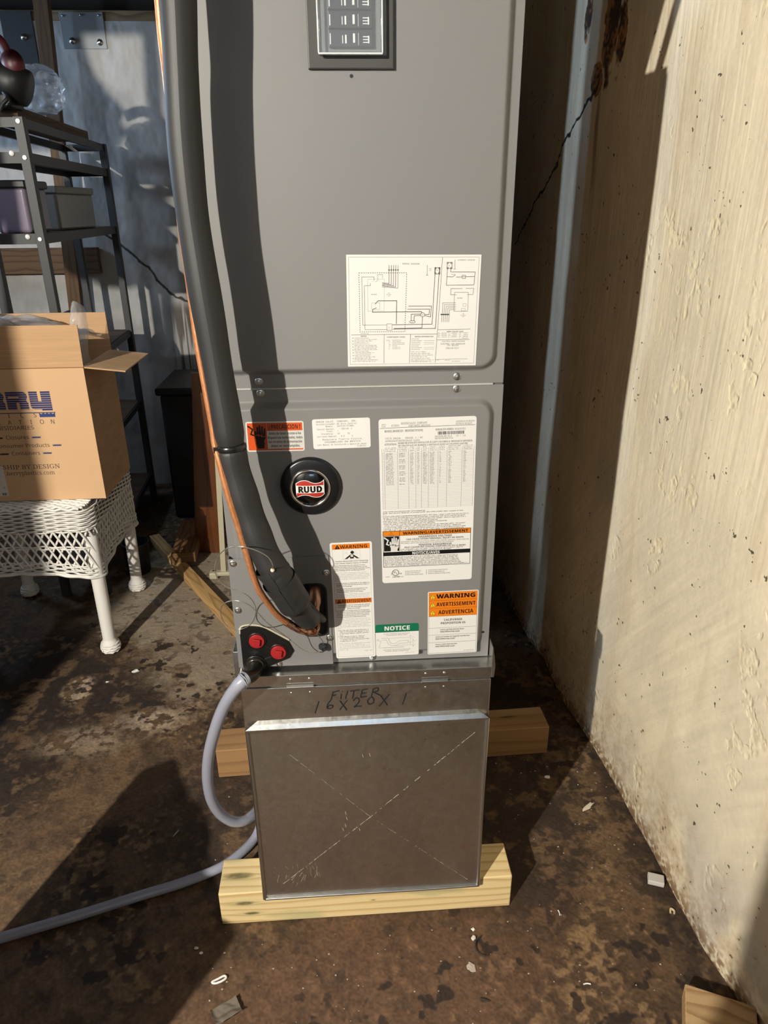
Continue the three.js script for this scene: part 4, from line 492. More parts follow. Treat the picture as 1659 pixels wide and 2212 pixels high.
  const C = [[-0.2, 2.2, 0.08], [-0.2105, 1.85, 0.085], [-0.2165, 1.65, 0.085], [-0.2179, 1.5867, 0.085], [-0.2189, 1.5514, 0.085], [-0.2195, 1.5155, 0.08], [-0.2205, 1.4628, 0.078], [-0.2215, 1.4021, 0.078], [-0.2217, 1.349, 0.082], [-0.2194, 1.2992, 0.085], [-0.2178, 1.2532, 0.087], [-0.2163, 1.2054, 0.088], [-0.2127, 1.1558, 0.09], [-0.2095, 1.1175, 0.092], [-0.2075, 1.0876, 0.092], [-0.2062, 1.0635, 0.095], [-0.2021, 1.0458, 0.1], [-0.1963, 1.0112, 0.105], [-0.1885, 0.9706, 0.108], [-0.1811, 0.9335, 0.108], [-0.1743, 0.8968, 0.108], [-0.1692, 0.8631, 0.105], [-0.1622, 0.8312, 0.1], [-0.1515, 0.8011, 0.09], [-0.1402, 0.7742, 0.08], [-0.1249, 0.7492, 0.066], [-0.1085, 0.7291, 0.055], [-0.095, 0.7183, 0.046], [-0.0865, 0.7128, 0.039], [-0.0815, 0.7155, 0.028], [-0.082, 0.7185, 0.006], [-0.083, 0.7185, -0.02]];
  const cg = taperTube(C, t => 0.0052 + 0.0006 * ss(0.9, 0.93, t), 220, 14); const uv = cg.attributes.uv; for (let i = 0; i < uv.count; i++) uv.setXY(i, uv.getY(i), uv.getX(i) * 5);
  part('tube', cg, copper, L);
  part('brazed_joint', taperTube([[-0.128, 0.7535, 0.0687], [-0.1085, 0.7291, 0.055], [-0.095, 0.7183, 0.046], [-0.0865, 0.7128, 0.039], [-0.0818, 0.715, 0.029]], (t, a) => 0.0064 + 0.0012 * (fbm(t * 14, a * 2, 2) - 0.4), 40, 14), new THREE.MeshPhysicalMaterial({ map: dataTex(64, 128, (u, v) => { const n = fbm(u * 12, v * 22, 3); return mix3(mix3([0.6, 0.36, 0.25], [0.7, 0.62, 0.56], ss(0.5, 0.62, n)), [0.25, 0.14, 0.1], ss(0.42, 0.3, n)); }, true, THREE.RepeatWrapping), metalness: 0.8, roughness: 0.4 }), L, 'blotchy brazed copper joint');
}
{ // looped steel wire with a black crimp
  const P = [[-0.1346, 0.8907, 0.135], [-0.1391, 0.9063, 0.14], [-0.154, 0.9205, 0.145], [-0.1731, 0.9278, 0.145], [-0.187, 0.9259, 0.14], [-0.2024, 0.9164, 0.13], [-0.2156, 0.8991, 0.12], [-0.2214, 0.8817, 0.12], [-0.2191, 0.8646, 0.12], [-0.21, 0.8524, 0.12], [-0.197, 0.8448, 0.12], [-0.1805, 0.8369, 0.12], [-0.1719, 0.8224, 0.115], [-0.1682, 0.8046, 0.11], [-0.1732, 0.7821, 0.1], [-0.183, 0.7635, 0.09], [-0.2, 0.7502, 0.08], [-0.2123, 0.7517, 0.08], [-0.2244, 0.7634, 0.08], [-0.2275, 0.7838, 0.085], [-0.2229, 0.8008, 0.09], [-0.2106, 0.8107, 0.095], [-0.1955, 0.8138, 0.1], [-0.1818, 0.8075, 0.1], [-0.1695, 0.7898, 0.095], [-0.1579, 0.7653, 0.085], [-0.1489, 0.7481, 0.075], [-0.1263, 0.7119, 0.055], [-0.1095, 0.6826, 0.04], [-0.0911, 0.6655, 0.03], [-0.0809, 0.6642, 0.026], [-0.0735, 0.6706, 0.022]];
  const w = thing('tether_wire', 'thin steel wire looped beside the copper tube with a black knot', 'wire');
  part('strand', tube([[-0.1376, 0.878, 0.124], ...P], 0.00075, 200, 6), M([0.62, 0.58, 0.5], 0.3, { metalness: 0.9 }), w);
  part('strand', tube([[-0.0722, 0.6735, 0.022], [-0.0722, 0.6813, 0.024], [-0.0776, 0.6981, 0.032], [-0.0824, 0.7091, 0.04]], 0.00075, 20, 6), M([0.3, 0.28, 0.26], 0.4, { metalness: 0.8 }), w);
  const kn = new THREE.IcosahedronGeometry(0.0068, 2), p = kn.attributes.position; for (let i = 0; i < p.count; i++) { const k = 0.75 + 0.7 * fbm(p.getX(i) * 300 + 5, p.getY(i) * 300 + p.getZ(i) * 170, 2); p.setXYZ(i, p.getX(i) * k, p.getY(i) * k, p.getZ(i) * k); } kn.computeVertexNormals(); kn.translate(-0.0725, 0.6695, 0.0205); part('knot', kn, M([0.008, 0.008, 0.008], 0.8), w, 'charred black knot');
  const bead = new THREE.SphereGeometry(0.0033, 14, 10); bead.translate(-0.1365, 0.878, 0.1245); part('bead', bead, M([0.7, 0.56, 0.38], 0.5), w);
}
{ // condensate elbow and hose
  const H = thing('condensate_hose', 'translucent vinyl condensate hose looping from the drain fitting across the floor', 'hose');
  part('elbow', merge([taperTube([[-0.1918, 0.638, 0.014], [-0.1918, 0.639, 0.04], [-0.1945, 0.647, 0.064], [-0.2005, 0.6545, 0.0795], [-0.2065, 0.6555, 0.085]], (t) => 0.0128 - 0.0018 * t, 26, 22), (() => { const g = lathe([[0.0105, 0.008], [0.0155, 0.008], [0.0158, 0], [0.0105, 0]], 24); g.rotateX(Math.PI / 2); g.translate(-0.1918, 0.638, 0.0165); return g; })()]), M([0.02, 0.018, 0.013], 0.25), H, 'black barbed elbow');
  const P = [[-0.1995, 0.6535, 0.078], [-0.2055, 0.6525, 0.084], [-0.2219, 0.6309, 0.08], [-0.2474, 0.58, 0.06], [-0.2747, 0.5051, 0.035], [-0.2971, 0.4252, 0.01], [-0.3092, 0.3504, -0.01], [-0.3101, 0.288, -0.025], [-0.2993, 0.2346, -0.04], [-0.2794, 0.1983, -0.055], [-0.262, 0.183, -0.07], [-0.248, 0.172, -0.095], [-0.24, 0.14, -0.15], [-0.244, 0.07, -0.195], [-0.2554, 0.022, -0.1947], [-0.2664, 0.0125, -0.1754], [-0.2921, 0.0115, -0.1408], [-0.3292, 0.0115, -0.1072], [-0.4047, 0.0115, -0.0728], [-0.4974, 0.0115, -0.0435], [-0.5861, 0.0115, -0.0143], [-0.672, 0.0115, 0.0116], [-0.7552, 0.0115, 0.0355], [-0.8511, 0.0115, 0.0633], [-1.05, 0.0115, 0.12], [-1.3, 0.0115, 0.18]];
  const vinyl = M([0.4, 0.41, 0.5], 0.3, { transmission: 0.25, thickness: 0, clearcoat: 0.5, clearcoatRoughness: 0.2 });
  part('tube', taperTube(P, (t) => 0.0106 + 0.0012 * ss(0.02, 0.0, t), 260, 20), vinyl, H);
  part('clamped_end', merge([0, 1, 2, 3, 4].map(k => { const g = new THREE.TorusGeometry(0.0118, 0.0011, 8, 28), c = curve(P), q = c.getPoint(0.012 + k * 0.0055), d = c.getTangent(0.012 + k * 0.0055); g.applyQuaternion(new THREE.Quaternion().setFromUnitVectors(V(0, 0, 1), d)); g.translate(q.x, q.y, q.z); return g; })), M([0.3, 0.31, 0.36], 0.4), H, 'ribbed hose end on the barb');
}
// ---------------------------------------------------------------- wicker stool with a cardboard box
const wick = M([0.82, 0.79, 0.74], 0.55);
{
  const X0 = -1.285, X1 = -0.812, Z0 = -1.445, Z1 = -0.972, R = 0.045;
  const W = thing('wicker_stool', 'white woven wicker stool with lattice apron holding a cardboard box', 'stool');
  const ring = (inset, n = 220) => { const s = [], x0 = X0 + inset, x1 = X1 - inset, z0 = Z0 + inset, z1 = Z1 - inset, r = R; const sh = new THREE.Path(); sh.moveTo(x0 + r, z1); sh.lineTo(x1 - r, z1); sh.absarc(x1 - r, z1 - r, r, Math.PI / 2, 0, true); sh.lineTo(x1, z0 + r); sh.absarc(x1 - r, z0 + r, r, 0, -Math.PI / 2, true); sh.lineTo(x0 + r, z0); sh.absarc(x0 + r, z0 + r, r, -Math.PI / 2, -Math.PI, true); sh.lineTo(x0, z1 - r); sh.absarc(x0 + r, z1 - r, r, Math.PI, Math.PI / 2, true); return sh.getSpacedPoints(n); };
  const arch = (x, z) => { const fx = Math.abs(z - Z1) < 0.06 || Math.abs(z - Z0) < 0.06 ? (x - (X0 + X1) / 2) / ((X1 - X0) / 2) : (z - (Z0 + Z1) / 2) / ((Z1 - Z0) / 2); return 0.03 * (1 - Math.min(1, fx * fx)); };
  const strand = (base, y, amp, freq, ph, r, arc = 0) => { const pts = base.map((p, i) => { const q = base[(i + 1) % base.length], d = Math.hypot(q.x - p.x, q.y - p.y) || 1, nx = (q.y - p.y) / d, nz = -(q.x - p.x) / d, o = amp * Math.sin(i * freq + ph); return V(p.x - nx * o, y + arc * arch(p.x, p.y) + 0.0008 * Math.sin(i * 0.9 + ph * 3), p.y - nz * o); }); return new THREE.TubeGeometry(new THREE.CatmullRomCurve3(pts.slice(0, -1), true), 420, r, 5, true); };
  const base = ring(0), top = []; for (let k = 0; k < 11; k++) top.push(strand(base, 0.4585 + k * 0.0066, 0.0038, 0.785, (k % 2) * Math.PI, 0.0031));
  part('woven_band', merge(top), wick, W);
  part('band_core', (() => { const s = new THREE.Shape(ring(0.007, 60)); const h = new THREE.Path(ring(0.012, 60)); s.holes.push(h); const g = new THREE.ExtrudeGeometry(s, { depth: 0.07, bevelEnabled: false }); g.rotateX(Math.PI / 2); g.translate(0, 0.528, 0); return g; })(), M([0.3, 0.28, 0.25], 0.8), W);  // dark inner band stands in for shade in the weave gaps
  const low = []; for (let k = 0; k < 6; k++) low.push(strand(base, 0.294 + k * 0.0068, 0.0036, 0.785, (k % 2) * Math.PI, 0.0031, 1)); low.push(strand(base, 0.289, 0.003, 0.5, 0, 0.006, 1)); part('lower_band', merge(low), wick, W);
  const mid = []; for (let k = 0; k < 2; k++) mid.push(strand(base, 0.394 + k * 0.007, 0.0035, 0.62, k * Math.PI, 0.0028, 0.35)); part('middle_strand', merge(mid), wick, W);
  const lat = [], per = base.length - 1, N = 70; for (let k = 0; k < N; k++) for (const s of [-1, 1]) { const pts = []; for (let j = 0; j <= 8; j++) { const t = j / 8, i = ((k / N * per + s * t * 8.4) % per + per) % per, a = base[Math.floor(i)], b = base[(Math.floor(i) + 1) % base.length], f = i - Math.floor(i), x = mix(a.x, b.x, f), z = mix(a.y, b.y, f), y1 = 0.31 + arch(x, z); pts.push([x + 0.0012 * s * (Math.abs(x - X1) < 0.05 ? 1 : 0), mix(0.462, y1, t), z + 0.0022 * s]); } lat.push(tube(pts, 0.0036, 10, 5)); }
  part('lattice', merge(lat), wick, W);
  // woven top
  const tp = []; for (let k = 0; k < 52; k++) { const z = mix(Z0 + 0.012, Z1 - 0.008, k / 51), pts = []; const e = Math.max(0, R - Math.min(z - Z0, Z1 - z)), ins = R - Math.sqrt(Math.max(0, R * R - e * e)); for (let j = 0; j <= 40; j++) { const x = mix(X0 + 0.01 + ins, X1 - 0.01 - ins, j / 40); pts.push(V(x, 0.535 + 0.0028 * Math.sin(j * 1.57 + (k % 2) * Math.PI) - 0.006 * ss(0.025, 0, Z1 - z), z)); } tp.push(new THREE.TubeGeometry(new THREE.CatmullRomCurve3(pts), 80, 0.0046, 5)); }
  part('woven_top', merge(tp), wick, W); part('top_core', bx(X0 + 0.02, X1 - 0.02, 0.522, 0.533, Z0 + 0.02, Z1 - 0.02), M([0.62, 0.59, 0.53], 0.7), W);
  const legG = (() => { const p = [[0.0001, 0.0]]; p.push([0.022, 0.001], [0.028, 0.012], [0.029, 0.025], [0.0255, 0.04], [0.0215, 0.05]); for (let k = 0; k <= 70; k++) { const y = 0.052 + k * 0.0055; p.push([0.0205 + 0.0006 * Math.sin(k * 3.14159) + (k % 2 ? 0.0006 : 0) + 0.002 * (k / 70), y]); } return lathe(p, 20); })();
  for (const [x, z, tx, tz] of [[-0.833, -1.006, 0.012, 0.012], [-0.852, -1.425, 0.03, -0.03], [-1.258, -1.415, -0.02, -0.03], [-1.262, -1.0, -0.012, 0.012]]) { const l = part('leg', legG, wick, W); l.position.set(x, 0, z); l.rotation.set(tz * 0.4, 0, -tx * 0.4); const f = merge([0, 1, 2, 3].map(k => { const t = new THREE.TorusGeometry([0.027, 0.0295, 0.029, 0.026][k], 0.0042, 6, 22); t.rotateX(Math.PI / 2); const p = t.attributes.position; for (let i = 0; i < p.count; i++) p.setY(i, p.getY(i) + 0.009 + k * 0.0085 + 0.0025 * Math.sin(Math.atan2(p.getZ(i), p.getX(i)) * 9 + k * 2)); return t; })); part('foot_binding', f, wick, l); }
}
{ // cardboard box
  const x0 = -1.39, x1 = -0.772, y0 = 0.5435, y1 = 0.952, z0 = -1.312, z1 = -1.032;
  const B = thing('cardboard_box', 'open brown printed cardboard box on the wicker stool', 'box');
  const face = canvasTex(1545, 1020, (g, w, h) => {
    g.fillStyle = '#d6ae84'; g.fillRect(0, 0, w, h); for (let k = 0; k < 5000; k++) { g.fillStyle = rnd() < 0.5 ? 'rgba(90,60,30,0.05)' : 'rgba(255,220,170,0.05)'; g.fillRect(rr(0, w), rr(0, h), rr(2, 30), 1.5); }
    const X = x => (x - x0) * 2500, Y = y => (y1 - y) * 2500, blue = '#2c3566', ink = '#4a3a38';
    // striped word mark
    const re = X(-0.875), top = Y(0.884), bot = Y(0.831), hh = bot - top, lw = 152, L = (k) => re - (5 - k) * (lw + 14);
    g.save(); g.beginPath(); for (let k = 0; k < 9; k++) g.rect(0, top + k * hh / 8.2, w, hh / 14.5 + 4); g.clip();
    g.fillStyle = blue; const B2 = (x, ops) => { g.beginPath(); ops(x); g.fill('evenodd'); };
    const rect = (x, y, a, b) => g.rect(x, top + y * hh, a, b * hh);
    B2(L(0), x => { g.moveTo(x, top); g.lineTo(x + lw * 0.8, top); g.quadraticCurveTo(x + lw, top, x + lw, top + hh * 0.25); g.lineTo(x + lw * 0.94, top + hh * 0.5); g.lineTo(x + lw, top + hh * 0.75); g.quadraticCurveTo(x + lw, bot, x + lw * 0.8, bot); g.lineTo(x, bot); g.closePath(); rect(x + lw * 0.4, 0.24, lw * 0.3, 0.14); rect(x + lw * 0.4, 0.62, lw * 0.3, 0.14); });
    B2(L(1), x => { rect(x, 0, lw * 0.98, 0.26); rect(x, 0.26, lw * 0.42, 0.12); rect(x, 0.38, lw * 0.9, 0.24); rect(x, 0.62, lw * 0.42, 0.12); rect(x, 0.74, lw * 0.98, 0.26); });
    for (const k of [2, 3]) B2(L(k), x => { g.moveTo(x, top); g.lineTo(x + lw * 0.75, top); g.quadraticCurveTo(x + lw, top, x + lw, top + hh * 0.3); g.lineTo(x + lw * 0.92, top + hh * 0.5); g.lineTo(x + lw, top + hh * 0.62); g.lineTo(x + lw, bot); g.lineTo(x + lw * 0.58, bot); g.lineTo(x + lw * 0.58, top + hh * 0.62); g.lineTo(x + lw * 0.44, top + hh * 0.62); g.lineTo(x + lw * 0.44, bot); g.lineTo(x, bot); g.closePath(); rect(x + lw * 0.1, 0.27, lw * 0.5, 0.1); });
    B2(L(4), x => { g.moveTo(x, top); g.lineTo(x + lw * 0.4, top); g.lineTo(x + lw * 0.4, top + hh * 0.55); g.lineTo(x + lw * 0.55, top + hh * 0.55); g.lineTo(x + lw * 0.55, top); g.lineTo(x + lw, top); g.lineTo(x + lw, bot + hh * 0.02); g.quadraticCurveTo(x + lw, bot + hh * 0.18, x + lw * 0.8, bot + hh * 0.18); g.lineTo(x + lw * 0.5, bot + hh * 0.1); g.lineTo(x + lw * 0.5, bot); g.lineTo(x + lw * 0.2, bot); g.quadraticCurveTo(x, bot, x, bot - hh * 0.25); g.closePath(); });
    g.restore(); LN(g, [[L(0), bot + 26], [re, bot + 26]], 6, blue);
    const crown = (x, y, a, b, col = '#2f4076') => { FP(g, [[x, y + b], [x - a * 0.02, y], [x + a * 0.14, y + b * 0.35], [x + a * 0.25, y + b * 0.02], [x + a * 0.4, y + b * 0.3], [x + a * 0.5, y], [x + a * 0.62, y + b * 0.3], [x + a * 0.76, y + b * 0.02], [x + a * 0.86, y + b * 0.35], [x + a * 1.02, y], [x + a, y + b]], col); };
    const sp = (s, x1c, x2c, y, z) => { for (let i = 0; i < s.length; i++) T(g, s[i], mix(x1c, x2c, i / (s.length - 1)), y, z, { align: 'center', color: ink }); };
    sp('PLASTICS', L(0) + 20, X(-0.935), Y(0.8135), 46); crown(X(-0.922), Y(0.8205), 112, 34); sp('CORPORATION', L(0) + 20, X(-0.888), Y(0.793), 46);
    T(g, 'AND SUBSIDIARIES', X(-0.945), Y(0.776), 40, { align: 'right', color: ink, w: 430 });
    [['Closures', -1.0, 0.7465, 170], ['Consumer Products', -0.99, 0.7205, 400], ['Containers', -0.985, 0.6965, 210]].forEach(([s, cx, cy, ww]) => { T(g, s, X(cx), Y(cy), 40, { align: 'center', color: ink, w: ww }); crown(X(cx) + ww / 2 + 22, Y(cy) - 6, 62, 14); crown(X(cx) - ww / 2 - 84, Y(cy) - 6, 62, 14, '#2b2422'); });
    T(g, 'LEADERSHIP BY DESIGN', X(-0.8925), Y(0.6535), 48, { align: 'right', color: ink, font: 'serif', w: 640 }); T(g, 'www.berryplastics.com', X(-0.9115), Y(0.634), 44, { align: 'right', color: ink, font: 'serif', w: 480 });
    g.fillStyle = '#d9d2c6'; g.fillRect(X(-1.25), Y(0.658), X(-1.062) - X(-1.25), Y(0.5605) - Y(0.658)); for (let k = 0; k < 5; k++) greek(g, X(-1.23), Y(0.64) + k * 34, 300, 14, '#444'); T(g, 'E', X(-1.074), Y(0.588), 22, { color: '#333' }); T(g, 'BB', X(-1.082), Y(0.567), 26, { color: '#222', weight: 'bold' });
    LN(g, [[0, Y(0.951)], [w, Y(0.951)]], 6, '#8d6540');
  });
  const kraft = new THREE.MeshPhysicalMaterial({ map: dataTex(256, 256, (u, v) => { const k = 0.95 + 0.12 * (fbm(u * 6, v * 60, 3) - 0.5); return [0.80 * k, 0.64 * k, 0.47 * k]; }, true, THREE.RepeatWrapping), roughness: 0.8 });
  const fg = bx(x0, x1, y0, y1, z1 - 0.005, z1), uv = fg.attributes.uv, p = fg.attributes.position; for (let i = 0; i < p.count; i++) uv.setXY(i, (p.getX(i) - x0) / (x1 - x0), (p.getY(i) - y0) / (y1 - y0));
  part('front_wall', fg, new THREE.MeshPhysicalMaterial({ map: face, roughness: 0.8 }), B, 'front with blue striped lettering');
  part('side_wall', bx(x1 - 0.005, x1, y0, y1, z0, z1 - 0.005), kraft, B); part('side_wall', bx(x0, x0 + 0.005, y0, y1, z0, z1 - 0.005), kraft, B); part('back_wall', bx(x0 + 0.005, x1 - 0.005, y0, y1, z0, z0 + 0.005), kraft, B); part('bottom', bx(x0 + 0.005, x1 - 0.005, y0, y0 + 0.005, z0 + 0.005, z1 - 0.005), kraft, B);
  const f1 = bx(x0, x1, 0, 0.118, -0.004, 0); f1.rotateX(-0.06); f1.translate(0, y1, z1 - 0.002); part('flap', f1, kraft, B, 'upright front flap');
  const f2 = bx(x0 + 0.2, x1, 0, 0.118, 0, 0.004); f2.rotateX(0.02); f2.translate(0, y1, z0); part('flap', f2, kraft, B, 'upright back flap');
  const f3 = bx(0, 0.118, -0.004, 0, z0 + 0.005, z1 - 0.004); f3.rotateZ(-0.12); f3.translate(x1, y1, 0); part('flap', f3, kraft, B, 'side flap folded outward');
  const bagM = M([0.86, 0.87, 0.9], 0.22, { transmission: 0.72, thickness: 0, clearcoat: 0.6, side: THREE.DoubleSide });
  const bag = thing('plastic_liner', 'clear plastic liner bag bulging out of the open cardboard box', 'plastic bag');
  const lg = quadGrid(1, 1, 50, 26, (a, b) => { const u = a + 0.5, v = b + 0.5, x = mix(x0 + 0.01, x1 - 0.012, u), z = mix(z1 - 0.03, z0 + 0.02, v), y = 1.05 + 0.03 * Math.sin(v * 3.1) - 0.05 * ss(0.6, 1, u) + 0.05 * (fbm(u * 7, v * 5, 3) - 0.5); return [x, y, z]; }); part('film', lg, bagM, bag);
  const ear = quadGrid(1, 1, 18, 30, (a, b) => { const u = a + 0.5, v = b + 0.5, wd = mix(0.055, 0.022, v) * (1 - 0.25 * Math.sin(v * 6)), x = x1 - 0.012 - 0.03 + (u - 0.5) * wd * 1.4 + 0.022 * v, y = 0.95 + v * 0.178 - 0.02 * (2 * u - 1) ** 2, z = z1 - 0.1 + 0.03 * Math.sin(u * 3.14) + 0.012 * (fbm(u * 6, v * 9, 2) - 0.5); return [x, y, z]; }); part('gathered_corner', ear, bagM, bag, 'twisted corner of clear film');
}
// ---------------------------------------------------------------- black metal shelf and what is on it
{
  const S = thing('metal_shelf', 'black angle-iron shelf with brown boards behind the wicker stool', 'shelf');
  const bm = M([0.035, 0.035, 0.037], 0.5), board = new THREE.MeshPhysicalMaterial({ map: woodTex(256, 128, [0.3, 0.21, 0.14], [0.2, 0.13, 0.085], 7), roughness: 0.6 });
  const A = [-0.961, -1.4], Bp = [-1.115, -1.4], C = [-1.018, -2.4], D = [-1.186, -2.4], post = ([x, z]) => rb(x - 0.014, x + 0.014, 0, 1.625, z - 0.014, z + 0.014, 0.002);
  for (const q of [A, Bp, C, D]) part('post', post(q), bm, S);
  for (const y of [1.61, 1.515, 1.285, 0.835, 0.5, 0.12]) { const h = y === 1.515 || y === 1.285 ? 0.03 : 0.026; for (const [a, b] of [[A, C], [Bp, D], [A, Bp], [C, D]]) part('rail', bar([a[0], y, a[1]], [b[0], y, b[1]], 0.012, h), bm, S); if (y < 1.6) { const s = new THREE.Shape([A, C, D, Bp].map(([x, z]) => new THREE.Vector2(x, -z))); const g = new THREE.ExtrudeGeometry(s, { depth: 0.012, bevelEnabled: false }); g.rotateX(-Math.PI / 2); g.translate(0, y + 0.004, 0); part('shelf_board', g, board, S); } }
  for (const y of [1.612, 1.515, 1.285, 0.835]) { const g = cyl(0.006, 0.006, 0.004, 12); g.rotateX(Math.PI / 2); g.translate(A[0], y, A[1] + 0.0155); part('bolt', g, zinc, S); }
  const nub = M([0.7, 0.69, 0.66], 0.5); for (const y of [1.527, 1.292]) { const g = new THREE.SphereGeometry(0.008, 12, 8); g.scale(1, 1, 0.5); g.translate(-1.0, y, -1.392); part('peg', g, nub, S, 'white plastic peg'); }
  const bin = (name, label, x0, x1, y0, h, z0, z1, col, lid) => { const T0 = thing(name, label, 'bin'); const g = rb(x0, x1, y0, y0 + h, z0, z1, 0.012, 3); part('tub', g, M(col, 0.25, { transmission: 0.35, thickness: 0 }), T0); part('lid', rb(x0 - 0.006, x1 + 0.006, y0 + h - 0.004, y0 + h + 0.02, z0 - 0.006, z1 + 0.006, 0.006), lid, T0); part('contents', rb(x0 + 0.01, x1 - 0.014, y0 + 0.005, y0 + h * 0.7, z0 + 0.012, z1 - 0.02, 0.01), M(col.map(c => c * 0.5), 0.7), T0); return T0; };
  bin('storage_bin', 'purple-tinted plastic bin with a black lid on the metal shelf', -1.11, -1.002, 1.301, 0.135, -1.62, -1.44, [0.3, 0.25, 0.34], black);
  bin('storage_bin', 'cloudy grey plastic bin behind the purple bin on the metal shelf', -1.13, -1.0, 1.301, 0.125, -2.1, -1.7, [0.3, 0.29, 0.27], M([0.2, 0.19, 0.17], 0.5));
  const tb = single('wood_plank', blockUV(rb(-0.06, 0.06, 0, 0.038, -0.4, 0.4, 0.002), 3, 6, 0, 0, 'z'), oldWood, 'short brown plank lying on top of the metal shelf', 'plank'); tb.position.set(-1.075, 1.6245, -1.88); tb.rotation.y = 0.05;
  // power tool
  const K = thing('power_tool', 'black and red power tool resting on the metal shelf', 'tool'), redM = M([0.06, 0.006, 0.009], 0.45), bk = M([0.006, 0.006, 0.007], 0.5);
  part('motor_body', (() => { const g = lathe([[0, -0.09], [0.05, -0.088], [0.056, -0.04], [0.05, 0.02], [0.036, 0.05], [0.034, 0.085], [0, 0.088]], 24); g.rotateZ(Math.PI / 2 - 0.35); g.translate(-1.03, 1.735, -1.47); return g; })(), bk, K);
  part('handle', (() => { const g = taperTube([[-1.12, 1.84, -1.47], [-1.06, 1.855, -1.47], [-1.005, 1.83, -1.47], [-0.985, 1.79, -1.47]], t => 0.018 - 0.004 * t, 20, 12); return g; })(), redM, K, 'red handle');
  part('gear_cap', (() => { const g = new THREE.SphereGeometry(0.034, 20, 14); g.scale(1, 1.2, 0.9); g.translate(-0.972, 1.765, -1.455); return g; })(), redM, K, 'dark red end cap');
  part('base', merge([rb(-1.1, -0.985, 1.651, 1.69, -1.52, -1.42, 0.008), rb(-1.02, -0.98, 1.676, 1.72, -1.49, -1.44, 0.01)]), bk, K);
  part('strap', tube([[-1.0, 1.69, -1.42], [-0.985, 1.672, -1.4], [-1.0, 1.655, -1.392], [-1.01, 1.635, -1.386]], 0.006, 16, 6), bk, K);
  // clear bag
  const cb = new THREE.SphereGeometry(1, 72, 54), p = cb.attributes.position; for (let i = 0; i < p.count; i++) { const x = p.getX(i), y = p.getY(i), z = p.getZ(i), n = Math.abs(fbm(x * 1.7 + 5, y * 1.7 + z * 1.3, 2) - 0.5), m = Math.abs(fbm(x * 3.2 + z * 2, y * 3.2 - z * 2 + 9, 2) - 0.5), r = 0.88 + 0.55 * n + 0.4 * m; p.setXYZ(i, -1.005 + x * 0.086 * r, Math.max(1.664, 1.728 + y * 0.074 * r), -1.7 + z * 0.09 * r); } cb.computeVertexNormals();
  single('clear_bag', cb, M([0.9, 0.93, 0.97], 0.18, { transmission: 0.6, thickness: 0, clearcoat: 0.8, side: THREE.DoubleSide }), 'crumpled clear plastic bag on top of the metal shelf', 'plastic bag');
  // yellow and black bag tool
  const Y = thing('tool_pouch', 'yellow and black tool case on the lower shelf board', 'tool case');
  part('case', (() => { const g = new THREE.SphereGeometry(1, 28, 18), q = g.attributes.position; for (let i = 0; i < q.count; i++) { const sx = Math.sign(q.getX(i)) * Math.abs(q.getX(i)) ** 0.6, sy = Math.sign(q.getY(i)) * Math.abs(q.getY(i)) ** 0.7; q.setXYZ(i, -1.1 + sx * 0.055, 0.92 + sy * 0.07, -1.6 + q.getZ(i) * 0.14); } g.computeVertexNormals(); return g; })(), M([0.42, 0.36, 0.02], 0.55), Y, 'yellow shell');
  part('cover', (() => { const g = new THREE.SphereGeometry(1, 28, 18); g.scale(0.06, 0.085, 0.16); g.translate(-1.045, 0.936, -1.76); return g; })(), M([0.012, 0.013, 0.018], 0.8), Y, 'black cloth cover');
  part('grip', tube([[-1.15, 0.97, -1.5], [-1.12, 1.01, -1.5], [-1.07, 1.005, -1.51], [-1.03, 0.985, -1.52]], 0.011, 18, 8), black, Y);
  // cellar clutter behind
  const st = single('timber_stud', blockUV(rb(-0.029, 0.029, 0, 2.38, -0.02, 0.02, 0.002), 2, 6, 0, 0, 'y'), new THREE.MeshPhysicalMaterial({ map: woodTex(512, 256, [0.36, 0.26, 0.16], [0.27, 0.185, 0.11], 5, [[0.55, 0.5, 0.05]]), roughness: 0.75 }), 'upright brown timber stud standing between shelf and wall', 'timber'); st.position.set(-1.327, 0, -2.47); st.rotation.z = -0.0617;
  single('wood_board', blockUV(rb(-1.75, -1.16, 1.09, 1.205, -2.597, -2.56, 0.003), 2, 5), oldWood, 'horizontal brown board fixed to the back wall', 'board').rotation.z = 0;
}
// steel plates bolted to the back wall
function plate(x0, x1, y0, y1, z, label, m, bolts) { const t = thing('steel_plate', label, 'plate'); part('sheet', rb(x0, x1, y0, y1, z, z + 0.005, 0.001), m, t); for (const [x, y, r] of bolts) { const w = lathe([[0, 0.004 + r * 0.5], [r * 0.55, 0.004 + r * 0.5], [r * 0.6, 0.004], [r, 0.003], [r, 0]], 8); w.rotateX(Math.PI / 2); w.translate(x, y, z + 0.005); part('bolt', w, zinc, t); } return t; }
plate(-1.175, -0.993, 2.003, 2.136, -2.6, 'grey galvanized plate bolted over the sill on the back wall', M([0.2, 0.215, 0.23], 0.5, { metalness: 0.3 }), [[-1.135, 2.032, 0.013], [-1.02, 2.027, 0.013], [-1.16, 2.122, 0.005], [-1.085, 2.124, 0.005], [-1.01, 2.124, 0.005]]);
plate(-1.42, -1.29, 1.9, 2.14, -2.6, 'dark steel plate on the back wall behind the power tool', M([0.018, 0.018, 0.02], 0.6), [[-1.335, 2.045, 0.013]]);
